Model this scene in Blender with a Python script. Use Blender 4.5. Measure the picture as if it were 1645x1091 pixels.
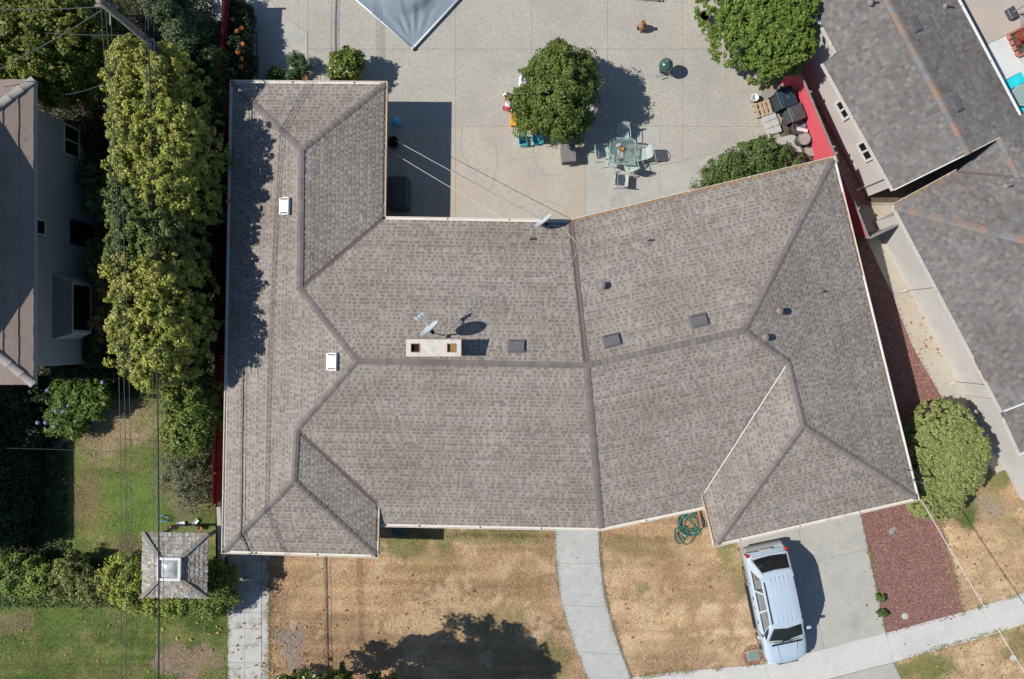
import bpy, bmesh, math, random
import numpy as np
from mathutils import Vector, Matrix
from mathutils.geometry import tessellate_polygon

for o in list(bpy.data.objects): bpy.data.objects.remove(o)
S = bpy.context.scene
C = S.collection
R = math.radians
random.seed(7)
CAMH = 29.0                      # drone height above the yard, metres
FPX = 24.0/36.0*1645.0           # focal length in photograph pixels

# ------------------------------------------------------------------ camera, sky, sun, exposure
cam_d = bpy.data.cameras.new('camera'); cam = bpy.data.objects.new('camera', cam_d); C.objects.link(cam)
cam.location = (0, 0, CAMH); cam.rotation_euler = (0, 0, 0)
cam_d.sensor_width = 36; cam_d.lens = 24; cam_d.sensor_fit = 'HORIZONTAL'; cam_d.clip_end = 3000; cam_d.clip_start = .1
S.camera = cam
SUN_EL = 45.7
wd = bpy.data.worlds.new('World'); S.world = wd; wd.use_nodes = True
nt = wd.node_tree; bg = nt.nodes['Background']
sky = nt.nodes.new('ShaderNodeTexSky'); sky.sky_type = 'NISHITA'; sky.sun_disc = False
sky.sun_elevation = R(SUN_EL); sky.sun_rotation = R(-90); sky.dust_density = .15; sky.ozone_density = 3.0; sky.altitude = 50
nt.links.new(sky.outputs[0], bg.inputs[0]); bg.inputs[1].default_value = 0.088
sl = bpy.data.lights.new('sun', 'SUN'); so = bpy.data.objects.new('sun', sl); C.objects.link(so)
sl.energy = 4.6; sl.angle = R(.53); sl.color = (1, .955, .89)
so.rotation_euler = Vector((1, 0.004, -math.tan(R(SUN_EL)))).to_track_quat('-Z', 'Y').to_euler()
so.location = (-40, 0, 40)
S.view_settings.view_transform = 'Standard'; S.view_settings.look = 'None'
S.view_settings.exposure = 0.0; S.view_settings.gamma = 1; S.view_settings.use_curve_mapping = False
S.render.engine = 'CYCLES'

# ------------------------------------------------------------------ helpers
def W(px, py, z=0.0):
    k = (CAMH - z)/FPX
    return Vector(((px-822.5)*k, (545.5-py)*k, z))
def W2(px, py, z=0.0):
    v = W(px, py, z); return (v.x, v.y)
def poly_px(pts, z=0.0): return [W2(x, y, z) for x, y in pts]

MATS = {}
def mat(name, base=(.5, .5, .5), layers=(), rough=.8, bump=0.0, bscale=40, spec=.3, metal=0.0, attr=False, trans=0.0, glass=False, coat=0.0, stretch=None):
    """procedural material: base colour, noise layers [(colour, scale, lo, hi)], optional vertex-colour tint"""
    m = bpy.data.materials.new(name); m.use_nodes = True; MATS[name] = m
    t = m.node_tree; N = t.nodes; L = t.links
    b = N['Principled BSDF']; out = N['Material Output']
    b.inputs['Roughness'].default_value = rough; b.inputs['Metallic'].default_value = metal
    b.inputs['Specular IOR Level'].default_value = spec
    if coat: b.inputs['Coat Weight'].default_value = coat; b.inputs['Coat Roughness'].default_value = .08
    tc = N.new('ShaderNodeTexCoord'); vec = tc.outputs['Object']
    if stretch:
        mp = N.new('ShaderNodeMapping'); mp.inputs['Scale'].default_value = stretch
        L.new(vec, mp.inputs[0]); vec = mp.outputs[0]
    rgb = N.new('ShaderNodeRGB'); rgb.outputs[0].default_value = (*base, 1); col = rgb.outputs[0]
    if attr:
        a = N.new('ShaderNodeAttribute'); a.attribute_name = 'Col'
        col = a.outputs['Color']
    for i, (c, sc, lo, hi) in enumerate(layers):
        n = N.new('ShaderNodeTexNoise'); n.inputs['Scale'].default_value = sc; n.inputs['Detail'].default_value = 5
        n.inputs['Roughness'].default_value = .62
        L.new(vec, n.inputs['Vector'])
        mr = N.new('ShaderNodeMapRange'); mr.inputs[1].default_value = lo; mr.inputs[2].default_value = hi
        L.new(n.outputs[0], mr.inputs[0])
        mx = N.new('ShaderNodeMix'); mx.data_type = 'RGBA'
        if attr: mx.blend_type = 'MULTIPLY'
        L.new(mr.outputs[0], mx.inputs[0]); L.new(col, mx.inputs[6]); mx.inputs[7].default_value = (*c, 1)
        col = mx.outputs[2]
    L.new(col, b.inputs['Base Color'])
    if bump:
        n = N.new('ShaderNodeTexNoise'); n.inputs['Scale'].default_value = bscale; n.inputs['Detail'].default_value = 4
        L.new(vec, n.inputs['Vector'])
        bp = N.new('ShaderNodeBump'); bp.inputs['Strength'].default_value = bump; bp.inputs['Distance'].default_value = .02
        L.new(n.outputs[0], bp.inputs['Height']); L.new(bp.outputs[0], b.inputs['Normal'])
    if trans:
        tr = N.new('ShaderNodeBsdfTranslucent'); L.new(col, tr.inputs[0])
        ms = N.new('ShaderNodeMixShader'); ms.inputs[0].default_value = trans
        L.new(b.outputs[0], ms.inputs[1]); L.new(tr.outputs[0], ms.inputs[2]); L.new(ms.outputs[0], out.inputs[0])
    if glass:
        b.inputs['Roughness'].default_value = .04; b.inputs['Specular IOR Level'].default_value = .6
    return m

class MB:
    """collects geometry, builds ONE mesh object"""
    def __init__(s): s.v = []; s.f = []; s.c = []
    def add(s, vs, fs, col=None):
        n = len(s.v); s.v += [tuple(p) for p in vs]
        for f in fs: s.f.append(tuple(i+n for i in f)); s.c.append(col)
        return s
    def box(s, c, d, rz=0, rx=0, ry=0, col=None, M=None):
        m = Matrix.Translation(Vector(c)) @ Matrix.Rotation(rz, 4, 'Z') @ Matrix.Rotation(ry, 4, 'Y') @ Matrix.Rotation(rx, 4, 'X')
        if M: m = M @ m
        x, y, z = d[0]/2, d[1]/2, d[2]/2
        vs = [m @ Vector(p) for p in ((-x,-y,-z),(x,-y,-z),(x,y,-z),(-x,y,-z),(-x,-y,z),(x,-y,z),(x,y,z),(-x,y,z))]
        return s.add(vs, ((3,2,1,0),(4,5,6,7),(0,1,5,4),(1,2,6,5),(2,3,7,6),(3,0,4,7)), col)
    def bevbox(s, c, d, bv=.02, rz=0, rx=0, ry=0, col=None):
        """box with chamfered vertical and top edges"""
        m = Matrix.Translation(Vector(c)) @ Matrix.Rotation(rz, 4, 'Z') @ Matrix.Rotation(ry, 4, 'Y') @ Matrix.Rotation(rx, 4, 'X')
        x, y, z = d[0]/2, d[1]/2, d[2]/2
        def ring(ix, iy, zz, b): 
            return [(-ix+b,-iy,zz),(ix-b,-iy,zz),(ix,-iy+b,zz),(ix,iy-b,zz),(ix-b,iy,zz),(-ix+b,iy,zz),(-ix,iy-b,zz),(-ix,-iy+b,zz)]
        vs = ring(x,y,-z,bv)+ring(x,y,z-bv,bv)+ring(x-bv,y-bv,z,bv*.6)
        fs = [tuple(range(7,-1,-1)), tuple(range(16,24))]
        for k in (0, 8):
            for i in range(8): j = (i+1) % 8; fs.append((k+i, k+j, k+8+j, k+8+i))
        return s.add([m @ Vector(p) for p in vs], fs, col)
    def bar(s, a, b, w, h=None, col=None, up=(0,0,1)):
        a = Vector(a); b = Vector(b); h = h or w; d = (b-a); L = d.length
        if L < 1e-6: return s
        d.normalize(); up = Vector(up)
        if abs(d.dot(up)) > .98: up = Vector((1,0,0))
        sd = d.cross(up).normalized(); u = sd.cross(d).normalized()
        vs = []
        for p in (a, b):
            for q, r in ((-1,-1),(1,-1),(1,1),(-1,1)): vs.append(p + sd*(q*w/2) + u*(r*h/2))
        return s.add(vs, ((3,2,1,0),(4,5,6,7),(0,1,5,4),(1,2,6,5),(2,3,7,6),(3,0,4,7)), col)
    def prism(s, pts, z0, z1, col=None, ztop=None):
        """pts: 2D polygon, any winding"""
        area = sum(pts[i][0]*pts[(i+1) % len(pts)][1]-pts[(i+1) % len(pts)][0]*pts[i][1] for i in range(len(pts)))
        if area < 0: pts = pts[::-1]
        n = len(pts)
        vs = [(p[0], p[1], z0) for p in pts] + [(p[0], p[1], z1) for p in pts]
        fs = [(i, (i+1) % n, n+(i+1) % n, n+i) for i in range(n)]
        if n <= 4: fs += [tuple(range(n-1, -1, -1)), tuple(range(n, 2*n))]
        else:
            for t in tessellate_polygon([[Vector((p[0], p[1], 0)) for p in pts]]):
                a, b, c = t
                cr = (pts[b][0]-pts[a][0])*(pts[c][1]-pts[a][1])-(pts[b][1]-pts[a][1])*(pts[c][0]-pts[a][0])
                if cr < 0: b, c = c, b
                fs += [(n+a, n+b, n+c), (c, b, a)]
        return s.add(vs, fs, col)
    def tube(s, path, r, n=8, col=None, cap=True, closed=False):
        path = [Vector(p) for p in path]; K = len(path)
        rr = r if hasattr(r, '__len__') else [r]*K
        vs = []; fs = []; prev = None
        for i, p in enumerate(path):
            if closed: d = path[(i+1) % K]-path[i-1]
            else: d = path[min(i+1, K-1)]-path[max(i-1, 0)]
            d.normalize()
            if prev is None:
                u = d.cross(Vector((0,0,1))); 
                if u.length < .05: u = d.cross(Vector((1,0,0)))
                u.normalize()
            else:
                u = prev - d*prev.dot(d)
                if u.length < 1e-4: u = d.orthogonal()
                u.normalize()
            prev = u; w = d.cross(u)
            for k in range(n):
                a = 2*math.pi*k/n; vs.append(p + (u*math.cos(a)+w*math.sin(a))*rr[i])
        for i in range(K if closed else K-1):
            j = (i+1) % K
            for k in range(n): l = (k+1) % n; fs.append((i*n+k, i*n+l, j*n+l, j*n+k))
        if cap and not closed: fs += [tuple(range(n-1, -1, -1)), tuple(range((K-1)*n, K*n))]
        return s.add(vs, fs, col)
    def lathe(s, prof, c=(0,0,0), n=24, col=None, M=None):
        """prof: [(r, z)]"""
        vs = []; fs = []
        for r, z in prof:
            for k in range(n):
                a = 2*math.pi*k/n; p = Vector((c[0]+r*math.cos(a), c[1]+r*math.sin(a), c[2]+z))
                vs.append(M @ p if M else p)
        for i in range(len(prof)-1):
            for k in range(n): l = (k+1) % n; fs.append((i*n+k, i*n+l, (i+1)*n+l, (i+1)*n+k))
        if prof[0][0] > 1e-4: fs.append(tuple(range(n-1, -1, -1)))
        if prof[-1][0] > 1e-4 and abs(prof[-1][1]-prof[-2][1]) > 1e-6: fs.append(tuple(range((len(prof)-1)*n, len(prof)*n)))
        return s.add(vs, fs, col)
    def mesh(s, name, m, smooth=False):
        me = bpy.data.meshes.new(name); me.from_pydata(s.v, [], s.f); me.update()
        if any(c is not None for c in s.c):
            at = me.color_attributes.new('Col', 'FLOAT_COLOR', 'CORNER')
            arr = []
            for f, c in zip(s.f, s.c):
                c = c or (1, 1, 1); arr += [c[0], c[1], c[2], 1.0]*len(f)
            at.data.foreach_set('color', arr)
        if smooth: me.polygons.foreach_set('use_smooth', [True]*len(me.polygons))
        me.materials.append(MATS[m] if isinstance(m, str) else m)
        return me
    def build(s, name, m, parent=None, smooth=False, kind=None, label=None, world=False):
        o = bpy.data.objects.new(name, s.mesh(name, m, smooth)); C.objects.link(o)
        attach(o, parent, world)
        if kind: o['kind'] = kind
        if label: o['label'] = label
        return o

def wloc(o):
    v = Vector((0,0,0))
    while o: v += o.location; o = o.parent
    return v
def attach(o, parent, world=False):
    """world=True: mesh coordinates are world coordinates (parents must be unrotated)"""
    if parent:
        o.parent = parent
        if world: o.location = -wloc(parent)
def tag(o, label=None, cat=None, group=None, kind=None):
    if label: o['label'] = label
    if cat: o['category'] = cat
    if group: o['group'] = group
    if kind: o['kind'] = kind
    return o
def thing(name, loc, rz, label, cat, group=None):
    o = bpy.data.objects.new(name, None); C.objects.link(o); o.location = loc; o.rotation_euler = (0, 0, rz)
    o.empty_display_size = .2
    return tag(o, label, cat, group)
def copy_tree(o, parent=None):
    c = o.copy(); C.objects.link(c); c.parent = parent
    for ch in o.children: copy_tree(ch, c)
    return c
def instance(me, name, M, parent, world=True):
    o = bpy.data.objects.new(name, me); C.objects.link(o)
    o.parent = parent
    o.matrix_local = (Matrix.Translation(-wloc(parent)) @ M) if (world and parent) else M
    return o

def inset(pts, d):
    """pts CCW polygon -> inward offset by d (d may be a list per edge)"""
    n = len(pts); out = []
    dd = d if hasattr(d, '__len__') else [d]*n
    A = sum(pts[i][0]*pts[(i+1) % n][1]-pts[(i+1) % n][0]*pts[i][1] for i in range(n))
    sg = 1 if A > 0 else -1
    L = []
    for i in range(n):
        p = Vector(pts[i][:2]); q = Vector(pts[(i+1) % n][:2]); t = (q-p).normalized()
        nrm = Vector((-t.y, t.x))*sg
        L.append((p+nrm*dd[i], t))
    for i in range(n):
        p, t = L[i-1]; q, u = L[i]
        den = t.x*u.y-t.y*u.x
        if abs(den) < 1e-3: out.append((q.x, q.y)); continue
        k = ((q.x-p.x)*u.y-(q.y-p.y)*u.x)/den
        r = p+t*k; out.append((r.x, r.y))
    return out

def pip(P, poly):
    """points (N,2) in polygon -> bool"""
    P = np.asarray(P); x = P[:, 0]; y = P[:, 1]; r = np.zeros(len(P), bool); n = len(poly); j = n-1
    for i in range(n):
        xi, yi = poly[i][0], poly[i][1]; xj, yj = poly[j][0], poly[j][1]
        if yi != yj:
            c = ((yi > y) != (yj > y)) & (x < (xj-xi)*(y-yi)/(yj-yi)+xi); r ^= c
        j = i
    return r
def vnoise(x, y, sc, seed=0):
    """value noise, vectorised, 0..1"""
    x = np.asarray(x)*sc+seed*17.3; y = np.asarray(y)*sc+seed*5.7
    xi = np.floor(x).astype(np.int64); yi = np.floor(y).astype(np.int64); xf = x-xi; yf = y-yi
    def h(a, b):
        n = (a*374761393+b*668265263+seed*1442695) & 0x7fffffff
        n = ((n ^ (n >> 13))*1274126177) & 0x7fffffff
        return ((n ^ (n >> 16)) & 0xffff)/65535.0
    u = xf*xf*(3-2*xf); v = yf*yf*(3-2*yf)
    return (h(xi, yi)*(1-u)+h(xi+1, yi)*u)*(1-v)+(h(xi, yi+1)*(1-u)+h(xi+1, yi+1)*u)*v
def np_mesh(name, V, F, m, cols=None, smooth=False, domain='POINT'):
    """V (N,3), F (M,k) numpy -> mesh datablock"""
    me = bpy.data.meshes.new(name); k = F.shape[1]
    me.vertices.add(len(V)); me.vertices.foreach_set('co', V.astype(np.float32).ravel())
    me.loops.add(F.size); me.loops.foreach_set('vertex_index', F.astype(np.int32).ravel())
    me.polygons.add(len(F)); me.polygons.foreach_set('loop_start', np.arange(0, F.size, k, dtype=np.int32))
    me.polygons.foreach_set('loop_total', np.full(len(F), k, np.int32))
    if smooth: me.polygons.foreach_set('use_smooth', np.ones(len(F), bool))
    if cols is not None:
        at = me.color_attributes.new('Col', 'FLOAT_COLOR', domain)
        c4 = np.ones((len(cols), 4), np.float32); c4[:, :3] = cols
        at.data.foreach_set('color', c4.ravel())
    me.update(calc_edges=True); me.validate()
    me.materials.append(MATS[m] if isinstance(m, str) else m)
    return me
def np_obj(name, V, F, m, cols=None, parent=None, kind=None, world=False, smooth=False):
    o = bpy.data.objects.new(name, np_mesh(name, V, F, m, cols, smooth)); C.objects.link(o)
    attach(o, parent, world)
    if kind: o['kind'] = kind
    return o
def mixc(a, b, t): return tuple(x+(y-x)*t for x, y in zip(a, b))

# ------------------------------------------------------------------ materials
mat('soil', (.10, .075, .055), [((.16, .12, .085), 1.2, .4, .65), ((.05, .04, .03), 9, .5, .7)], .95, .6, 30)
mat('aggregate', (.495, .46, .39), [((.41, .39, .35), .40, .42, .66), ((.51, .465, .38), 1.3, .5, .72), ((.37, .35, .31), 7, .52, .68), ((.24, .23, .21), 17, .53, .68), ((.56, .52, .45), 21, .56, .70), ((.20, .19, .175), 45, .56, .70)], .9, .3, 60)
mat('concrete_tan', (.49, .445, .37), [((.48, .385, .28), .42, .45, .66), ((.40, .385, .36), .8, .5, .7), ((.38, .355, .31), 5, .5, .75), ((.52, .48, .41), 14, .55, .75)], .85, .12, 60)
mat('concrete_grey', (.46, .445, .40), [((.38, .375, .35), .7, .45, .7), ((.52, .49, .42), 2.3, .5, .72), ((.27, .255, .23), 3.2, .62, .74), ((.21, .20, .18), 1.7, .66, .74), ((.35, .335, .305), 18, .56, .76)], .85, .12, 60)
mat('concrete_walk', (.48, .485, .455), [((.55, .545, .505), 1.1, .48, .68), ((.39, .40, .385), 4, .5, .75), ((.56, .555, .52), 7, .62, .75)], .85, .12, 60)
mat('concrete_white', (.60, .585, .55), [((.52, .515, .49), .8, .45, .7), ((.66, .63, .58), 3, .5, .7), ((.46, .44, .41), 12, .62, .8)], .85, .1, 60)
mat('concrete_stain', (.50, .495, .46), [((.30, .295, .27), 1.3, .5, .66), ((.58, .565, .52), 3, .5, .7), ((.33, .32, .30), 9, .6, .75)], .85, .12, 60)
mat('joint_dark', (.28, .26, .22), [((.40, .365, .305), 2, .4, .7)], .95)
mat('crack', (.22, .205, .18), (), .95)
mat('lawn_ground', attr=True, layers=[((.84, .82, .79), 9, .4, .62), ((.70, .66, .62), 40, .52, .70)], rough=.95, bump=.7, bscale=35, spec=.1)
mat('grass_blade', attr=True, rough=.8, spec=.15, trans=.2)
mat('leaf', attr=True, rough=.5, spec=.35, trans=.24)
mat('leaf_glossy', attr=True, rough=.32, spec=.5, trans=.18)
mat('petal', attr=True, rough=.6, trans=.2)
mat('bark', (.12, .095, .07), [((.20, .165, .13), 9, .4, .7)], .95, .6, 25)
mat('pole_wood', (.21, .19, .165), [((.30, .27, .235), 3, .4, .7), ((.12, .105, .09), 14, .5, .7)], .9, .4, 30)
mat('shingle', attr=True, layers=[((.80, .79, .78), 90, .45, .7), ((.85, .835, .81), .33, .40, .66), ((.90, .885, .86), 1.5, .45, .65)], rough=.95, bump=.35, bscale=140, spec=.12)
mat('ridge_shingle', (.225, .196, .18), [((.18, .155, .143), 2.2, .4, .7), ((.25, .23, .215), 60, .5, .7)], .95, .3, 140, .12)
mat('roof_deck', (.16, .15, .145), [((.11, .105, .10), 8, .4, .7)], .95)
mat('valley_metal', (.17, .128, .118), [((.13, .10, .095), 5, .4, .7)], .7, 0, 40, .3)
mat('white_metal', (.72, .72, .71), [((.58, .58, .57), 6, .5, .75)], .45, 0, 40, .4)
mat('gutter', (.72, .665, .575), [((.60, .52, .42), 4, .52, .75), ((.76, .73, .66), 1.5, .4, .7)], .5, 0, 40, .4)
mat('gutter_debris', (.34, .23, .14), [((.46, .30, .15), 9, .4, .65), ((.09, .07, .05), 25, .5, .7)], .95, .8, 30)
mat('stucco', (.50, .45, .38), [((.44, .40, .34), 2, .4, .7)], .9, .3, 90)
mat('stucco_white', (.575, .555, .52), [((.52, .50, .47), 1.2, .4, .7), ((.46, .44, .41), 7, .6, .8)], .9, .2, 90)
mat('siding_grey', (.37, .43, .54), [((.33, .38, .48), 3, .4, .7)], .85, .1, 60)
mat('dark_glass', (.015, .018, .022), (), .05, 0, 40, .6, glass=True)
mat('window_frame', (.56, .58, .60), (), .5)
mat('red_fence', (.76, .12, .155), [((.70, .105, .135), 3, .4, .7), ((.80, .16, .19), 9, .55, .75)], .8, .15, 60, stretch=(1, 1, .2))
mat('shaded_red_fence', (.20, .02, .024), [((.15, .016, .02), 3, .4, .7)], .85, .15, 60)  # the same fence red with the hedge-side shade put into its colour
mat('grey_wood', (.30, .275, .24), [((.22, .20, .175), 7, .4, .7)], .9, .3, 40)
mat('shake', attr=True, layers=[((.78, .77, .74), 22, .4, .65)], rough=.95, bump=.5, bscale=40, spec=.1)
mat('tile_brown', (.31, .245, .205), [((.25, .20, .17), 1.4, .4, .7), ((.36, .295, .25), 18, .5, .7), ((.20, .16, .14), 6, .58, .75)], .9, .3, 60, .15)
mat('tile_cap', (.35, .32, .30), [((.29, .265, .25), 8, .4, .7)], .9, .2, 60, .15)
mat('vent_metal', (.135, .13, .135), [((.17, .165, .165), 10, .4, .7)], .6, 0, 40, .4)
mat('vent_pipe', (.27, .235, .22), [((.20, .155, .14), 9, .45, .7)], .7)
mat('chimney_cap', (.66, .62, .545), [((.50, .47, .41), 3, .5, .7), ((.72, .69, .62), 8, .5, .7)], .9, .3, 50)
mat('brick', (.34, .17, .12), [((.25, .12, .09), 8, .4, .7)], .9, .4, 60)
mat('soot', (.015, .013, .012), (), .95)
mat('flue', (.34, .22, .08), [((.25, .13, .06), 9, .4, .7)], .9)
mat('dish_white', (.56, .60, .63), [((.48, .52, .55), 5, .5, .7)], .45, 0, 40, .4)
mat('black_plastic', (.02, .02, .022), (), .5)
mat('rubber', (.018, .018, .018), (), .85)
mat('wire_black', (.022, .024, .028), (), .6)
mat('wire_grey', (.075, .08, .088), (), .6)
mat('wire_white', (.62, .61, .59), (), .6)
mat('car_paint', (.55, .655, .75), [((.52, .62, .715), 2, .4, .7)], .34, 0, 40, .5, metal=.12, coat=.6)
mat('car_trim', (.30, .31, .32), (), .5)
mat('car_dark', (.028, .03, .033), (), .55)
mat('car_glass', (.02, .025, .024), (), .03, 0, 40, .6, glass=True)
mat('car_interior', (.42, .36, .30), [((.30, .25, .20), 4, .4, .7)], .9)
mat('car_dash', (.42, .46, .38), [((.30, .34, .27), 5, .4, .7)], .8)
mat('chrome', (.6, .6, .62), (), .2, metal=1)
mat('tail_red', (.5, .02, .02), (), .2)
mat('lamp_clear', (.7, .72, .74), (), .15)
mat('canvas_grey', (.235, .29, .33), [((.21, .26, .30), 3, .4, .7)], .75, .1, 80)
mat('canvas_white', (.66, .70, .73), (), .5)
mat('grill_green', (.055, .11, .095), (), .22, 0, 40, .5, coat=.5)
mat('terracotta', (.42, .21, .14), [((.30, .15, .10), 6, .4, .7)], .85, .2, 40)
mat('pot_brown', (.13, .105, .10), [((.18, .15, .14), 6, .4, .7)], .6)
mat('metal_green', (.50, .58, .53), [((.40, .48, .44), 9, .5, .7)], .55, 0, 40, .4)
mat('metal_teal', (.28, .40, .365), [((.38, .50, .46), 9, .5, .7)], .5, 0, 40, .4)
mat('metal_pale', (.66, .67, .64), [((.45, .46, .44), 9, .5, .7)], .55, 0, 40, .4)
mat('table_glass', (.30, .42, .38), (), .08, 0, 40, .5)
mat('toy_cyan', (.13, .58, .66), (), .35, 0, 40, .4)
mat('toy_orange', (.80, .36, .02), (), .4)
mat('toy_yellow', (.82, .56, .03), (), .4)
mat('toy_red', (.65, .06, .10), (), .4)
mat('toy_white', (.78, .80, .80), (), .4)
mat('toy_blue', (.12, .42, .70), (), .4)
mat('wicker_grey', (.235, .225, .215), [((.17, .165, .16), 30, .45, .65)], .9, .5, 60)
mat('bin_blue', (.02, .042, .058), [((.03, .055, .072), 5, .4, .7)], .45, 0, 40, .4)
mat('bin_grey', (.085, .085, .088), [((.06, .06, .063), 5, .4, .7)], .42, 0, 40, .5)
mat('tub_grey', (.115, .13, .135), [((.085, .10, .105), 5, .4, .7)], .5)
mat('paver', (.52, .51, .485), [((.44, .43, .41), 5, .45, .7)], .9, .2, 60)
mat('lumber', (.50, .37, .24), [((.42, .30, .19), 7, .4, .7)], .85)
mat('stone', (.37, .34, .30), [((.28, .26, .235), 4, .4, .7)], .9, .6, 12)
mat('hose_green', (.03, .15, .13), [((.05, .22, .18), 4, .4, .7)], .45)
mat('hose_teal', (.02, .20, .24), (), .45)
mat('chip', attr=True, rough=.95, spec=.1)
mat('dry_leaf', attr=True, rough=.8, spec=.1, trans=.15)
mat('pad_cyan', (.03, .58, .66), (), .6)
mat('clear_dome', (.36, .38, .37), [((.55, .57, .56), 2.5, .4, .6)], .22, 0, 40, .5)
mat('light_blue', (.10, .13, .17), [((.08, .10, .13), 5, .4, .7)], .8)
mat('utility_green', (.20, .27, .24), (), .7)
# ================================================================== GROUND
rng = np.random.default_rng(11)
g = MB(); B = 900
g.add([(-B,-B,-.09),(B,-B,-.09),(B,B,-.09),(-B,B,-.09)], [(0,1,2,3)])
g.build('ground', 'soil', kind='structure')

DRY = (.62, .43, .26); DRY2 = (.49, .335, .20); STRAW = (.74, .555, .36); GRN = (.13, .185, .055); GRN2 = (.25, .265, .09); GREY = (.42, .36, .31)
def lawn_colors(x, y, c1, c2, c3, patches, seed):
    a = vnoise(x, y, .55, seed); b = vnoise(x, y, 2.1, seed+1); c = vnoise(x, y, 8, seed+2)
    t = np.clip((a*.5+b*.3+c*.2-.35)/.3, 0, 1)[:, None]
    col = np.array(c1)*(1-t)+np.array(c2)*t
    st = (vnoise(x*.25, y*3.6, 1.0, seed+3)*.6+vnoise(x*.5, y*8, 1.0, seed+4)*.4-.5)[:, None]; col = col*(1+st*.62)
    t2 = np.clip((vnoise(x, y, 1.3, seed+5)*.6+vnoise(x, y, 5, seed+6)*.4-.52)/.15, 0, 1)[:, None]*.75
    col = col*(1-t2)+np.array(c3)*t2
    for (px, py, rx, ry, cc, st) in patches:
        cx, cy = W2(px, py); d = np.sqrt(((x-cx)/(rx/37.83))**2+((y-cy)/(ry/37.83))**2)
        d = d+(vnoise(x, y, 1.6, seed+9)-.5)*.9+(vnoise(x, y, 6, seed+8)-.5)*.5
        w = (np.clip((1.15-d)/.5, 0, 1)*st)[:, None]
        col = col*(1-w)+np.array(cc)*w
    return col
def lawn(name, pts, c1, c2, c3, patches=(), seed=1, z=-.03, cell=.14, dens=700, blen=.075, mow=0.0):
    poly = poly_px(pts)
    xs = [p[0] for p in poly]; ys = [p[1] for p in poly]
    gx = np.arange(min(xs), max(xs)+cell, cell); gy = np.arange(min(ys), max(ys)+cell, cell)
    nx, ny = len(gx), len(gy)
    X, Y = np.meshgrid(gx, gy); X = X.ravel(); Y = Y.ravel()
    Z = z+(vnoise(X, Y, 1.5, seed)-.5)*.02+(vnoise(X, Y, 6, seed)-.5)*.012
    V = np.stack([X, Y, Z], 1)
    idx = np.arange(nx*ny).reshape(ny, nx)
    F = np.stack([idx[:-1, :-1], idx[:-1, 1:], idx[1:, 1:], idx[1:, :-1]], -1).reshape(-1, 4)
    cen = V[F].mean(1)[:, :2]; F = F[pip(cen, poly)]
    col = lawn_colors(X, Y, c1, c2, c3, patches, seed)*.88
    o = np_obj(name, V, F, 'lawn_ground', col, kind='structure')
    A = (max(xs)-min(xs))*(max(ys)-min(ys)); n = int(A*dens)
    P = np.stack([rng.uniform(min(xs), max(xs), n), rng.uniform(min(ys), max(ys), n)], 1); P = P[pip(P, poly)]; n = len(P)
    x, y = P[:, 0], P[:, 1]
    ang = rng.uniform(0, 2*np.pi, n); L = rng.uniform(.4, 1.3, n)*blen; wd_ = rng.uniform(.006, .016, n)
    h = rng.uniform(.1, .7, n)*blen
    d = np.stack([np.cos(ang), np.sin(ang)], 1); pr = np.stack([-d[:, 1], d[:, 0]], 1)
    z0 = np.full(n, z)
    BV = np.empty((n, 3, 3))
    BV[:, 0, :2] = P+pr*wd_[:, None]; BV[:, 0, 2] = z0
    BV[:, 1, :2] = P-pr*wd_[:, None]; BV[:, 1, 2] = z0
    BV[:, 2, :2] = P+d*L[:, None]; BV[:, 2, 2] = z0+h
    bc = lawn_colors(x, y, c1, c2, c3, patches, seed)*rng.uniform(.68, 1.42, (n, 1))
    bc = np.clip(bc*(1+rng.normal(0, .06, (n, 3))), .01, .85)
    np_obj('grass_blades', BV.reshape(-1, 3), np.arange(n*3).reshape(-1, 3), 'grass_blade', np.repeat(bc, 3, 0), parent=o, kind='stuff')
    return o

DARKSOIL = (.05, .045, .03)
lawn('front_lawn', [(424,850),(900,840),(900,900),(905,960),(920,1010),(950,1091),(985,1180),(424,1180)], DRY, DRY2, STRAW,
     [(650,872,70,26,GRN2,.75),(770,862,170,15,GRN2,.6),(700,905,70,18,(.40,.31,.14),.5),(845,935,45,40,(.46,.33,.17),.6),(800,1010,60,45,(.37,.30,.14),.6),(890,1060,30,40,(.31,.29,.12),.6),(472,1045,14,35,GREY,.9),(455,1020,16,14,GREY,.7),(880,880,18,30,(.36,.26,.13),.6)], seed=3, dens=1000)
lawn('middle_lawn', [(950,840),(1180,800),(1235,1075),(1010,1100),(960,950)], DRY, STRAW, DRY2,
     [(1165,880,22,40,GRN2,.7),(1030,880,60,18,(.30,.25,.10),.5),(1185,930,12,60,(.32,.29,.11),.6),(1030,945,14,10,GRN2,.6),(1002,960,10,8,GRN2,.5),(1100,1045,90,20,(.52,.38,.23),.5)], seed=5, dens=1000)
lawn('side_lawn', [(1490,820),(1560,720),(1610,690),(1760,690),(1760,980),(1545,1000),(1500,830)], DRY, STRAW, (.52,.38,.23),
     [(1558,830,22,26,GRN,.95),(1615,760,45,35,GRN,.85),(1590,800,40,50,(.36,.30,.14),.5),(1640,860,60,30,(.36,.30,.14),.5),(1590,815,20,20,GREY,.6)], seed=8, dens=1000)
lawn('kerb_lawn', [(1430,1060),(1760,970),(1760,1200),(1500,1200)], DRY, STRAW, (.52,.38,.23),
     [(1490,1072,60,16,GRN2,.85),(1490,1095,35,25,GRN2,.7),(1600,1015,40,14,GRN2,.6),(1640,1040,30,30,(.26,.24,.09),.6)], seed=9, dens=1000)
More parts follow.
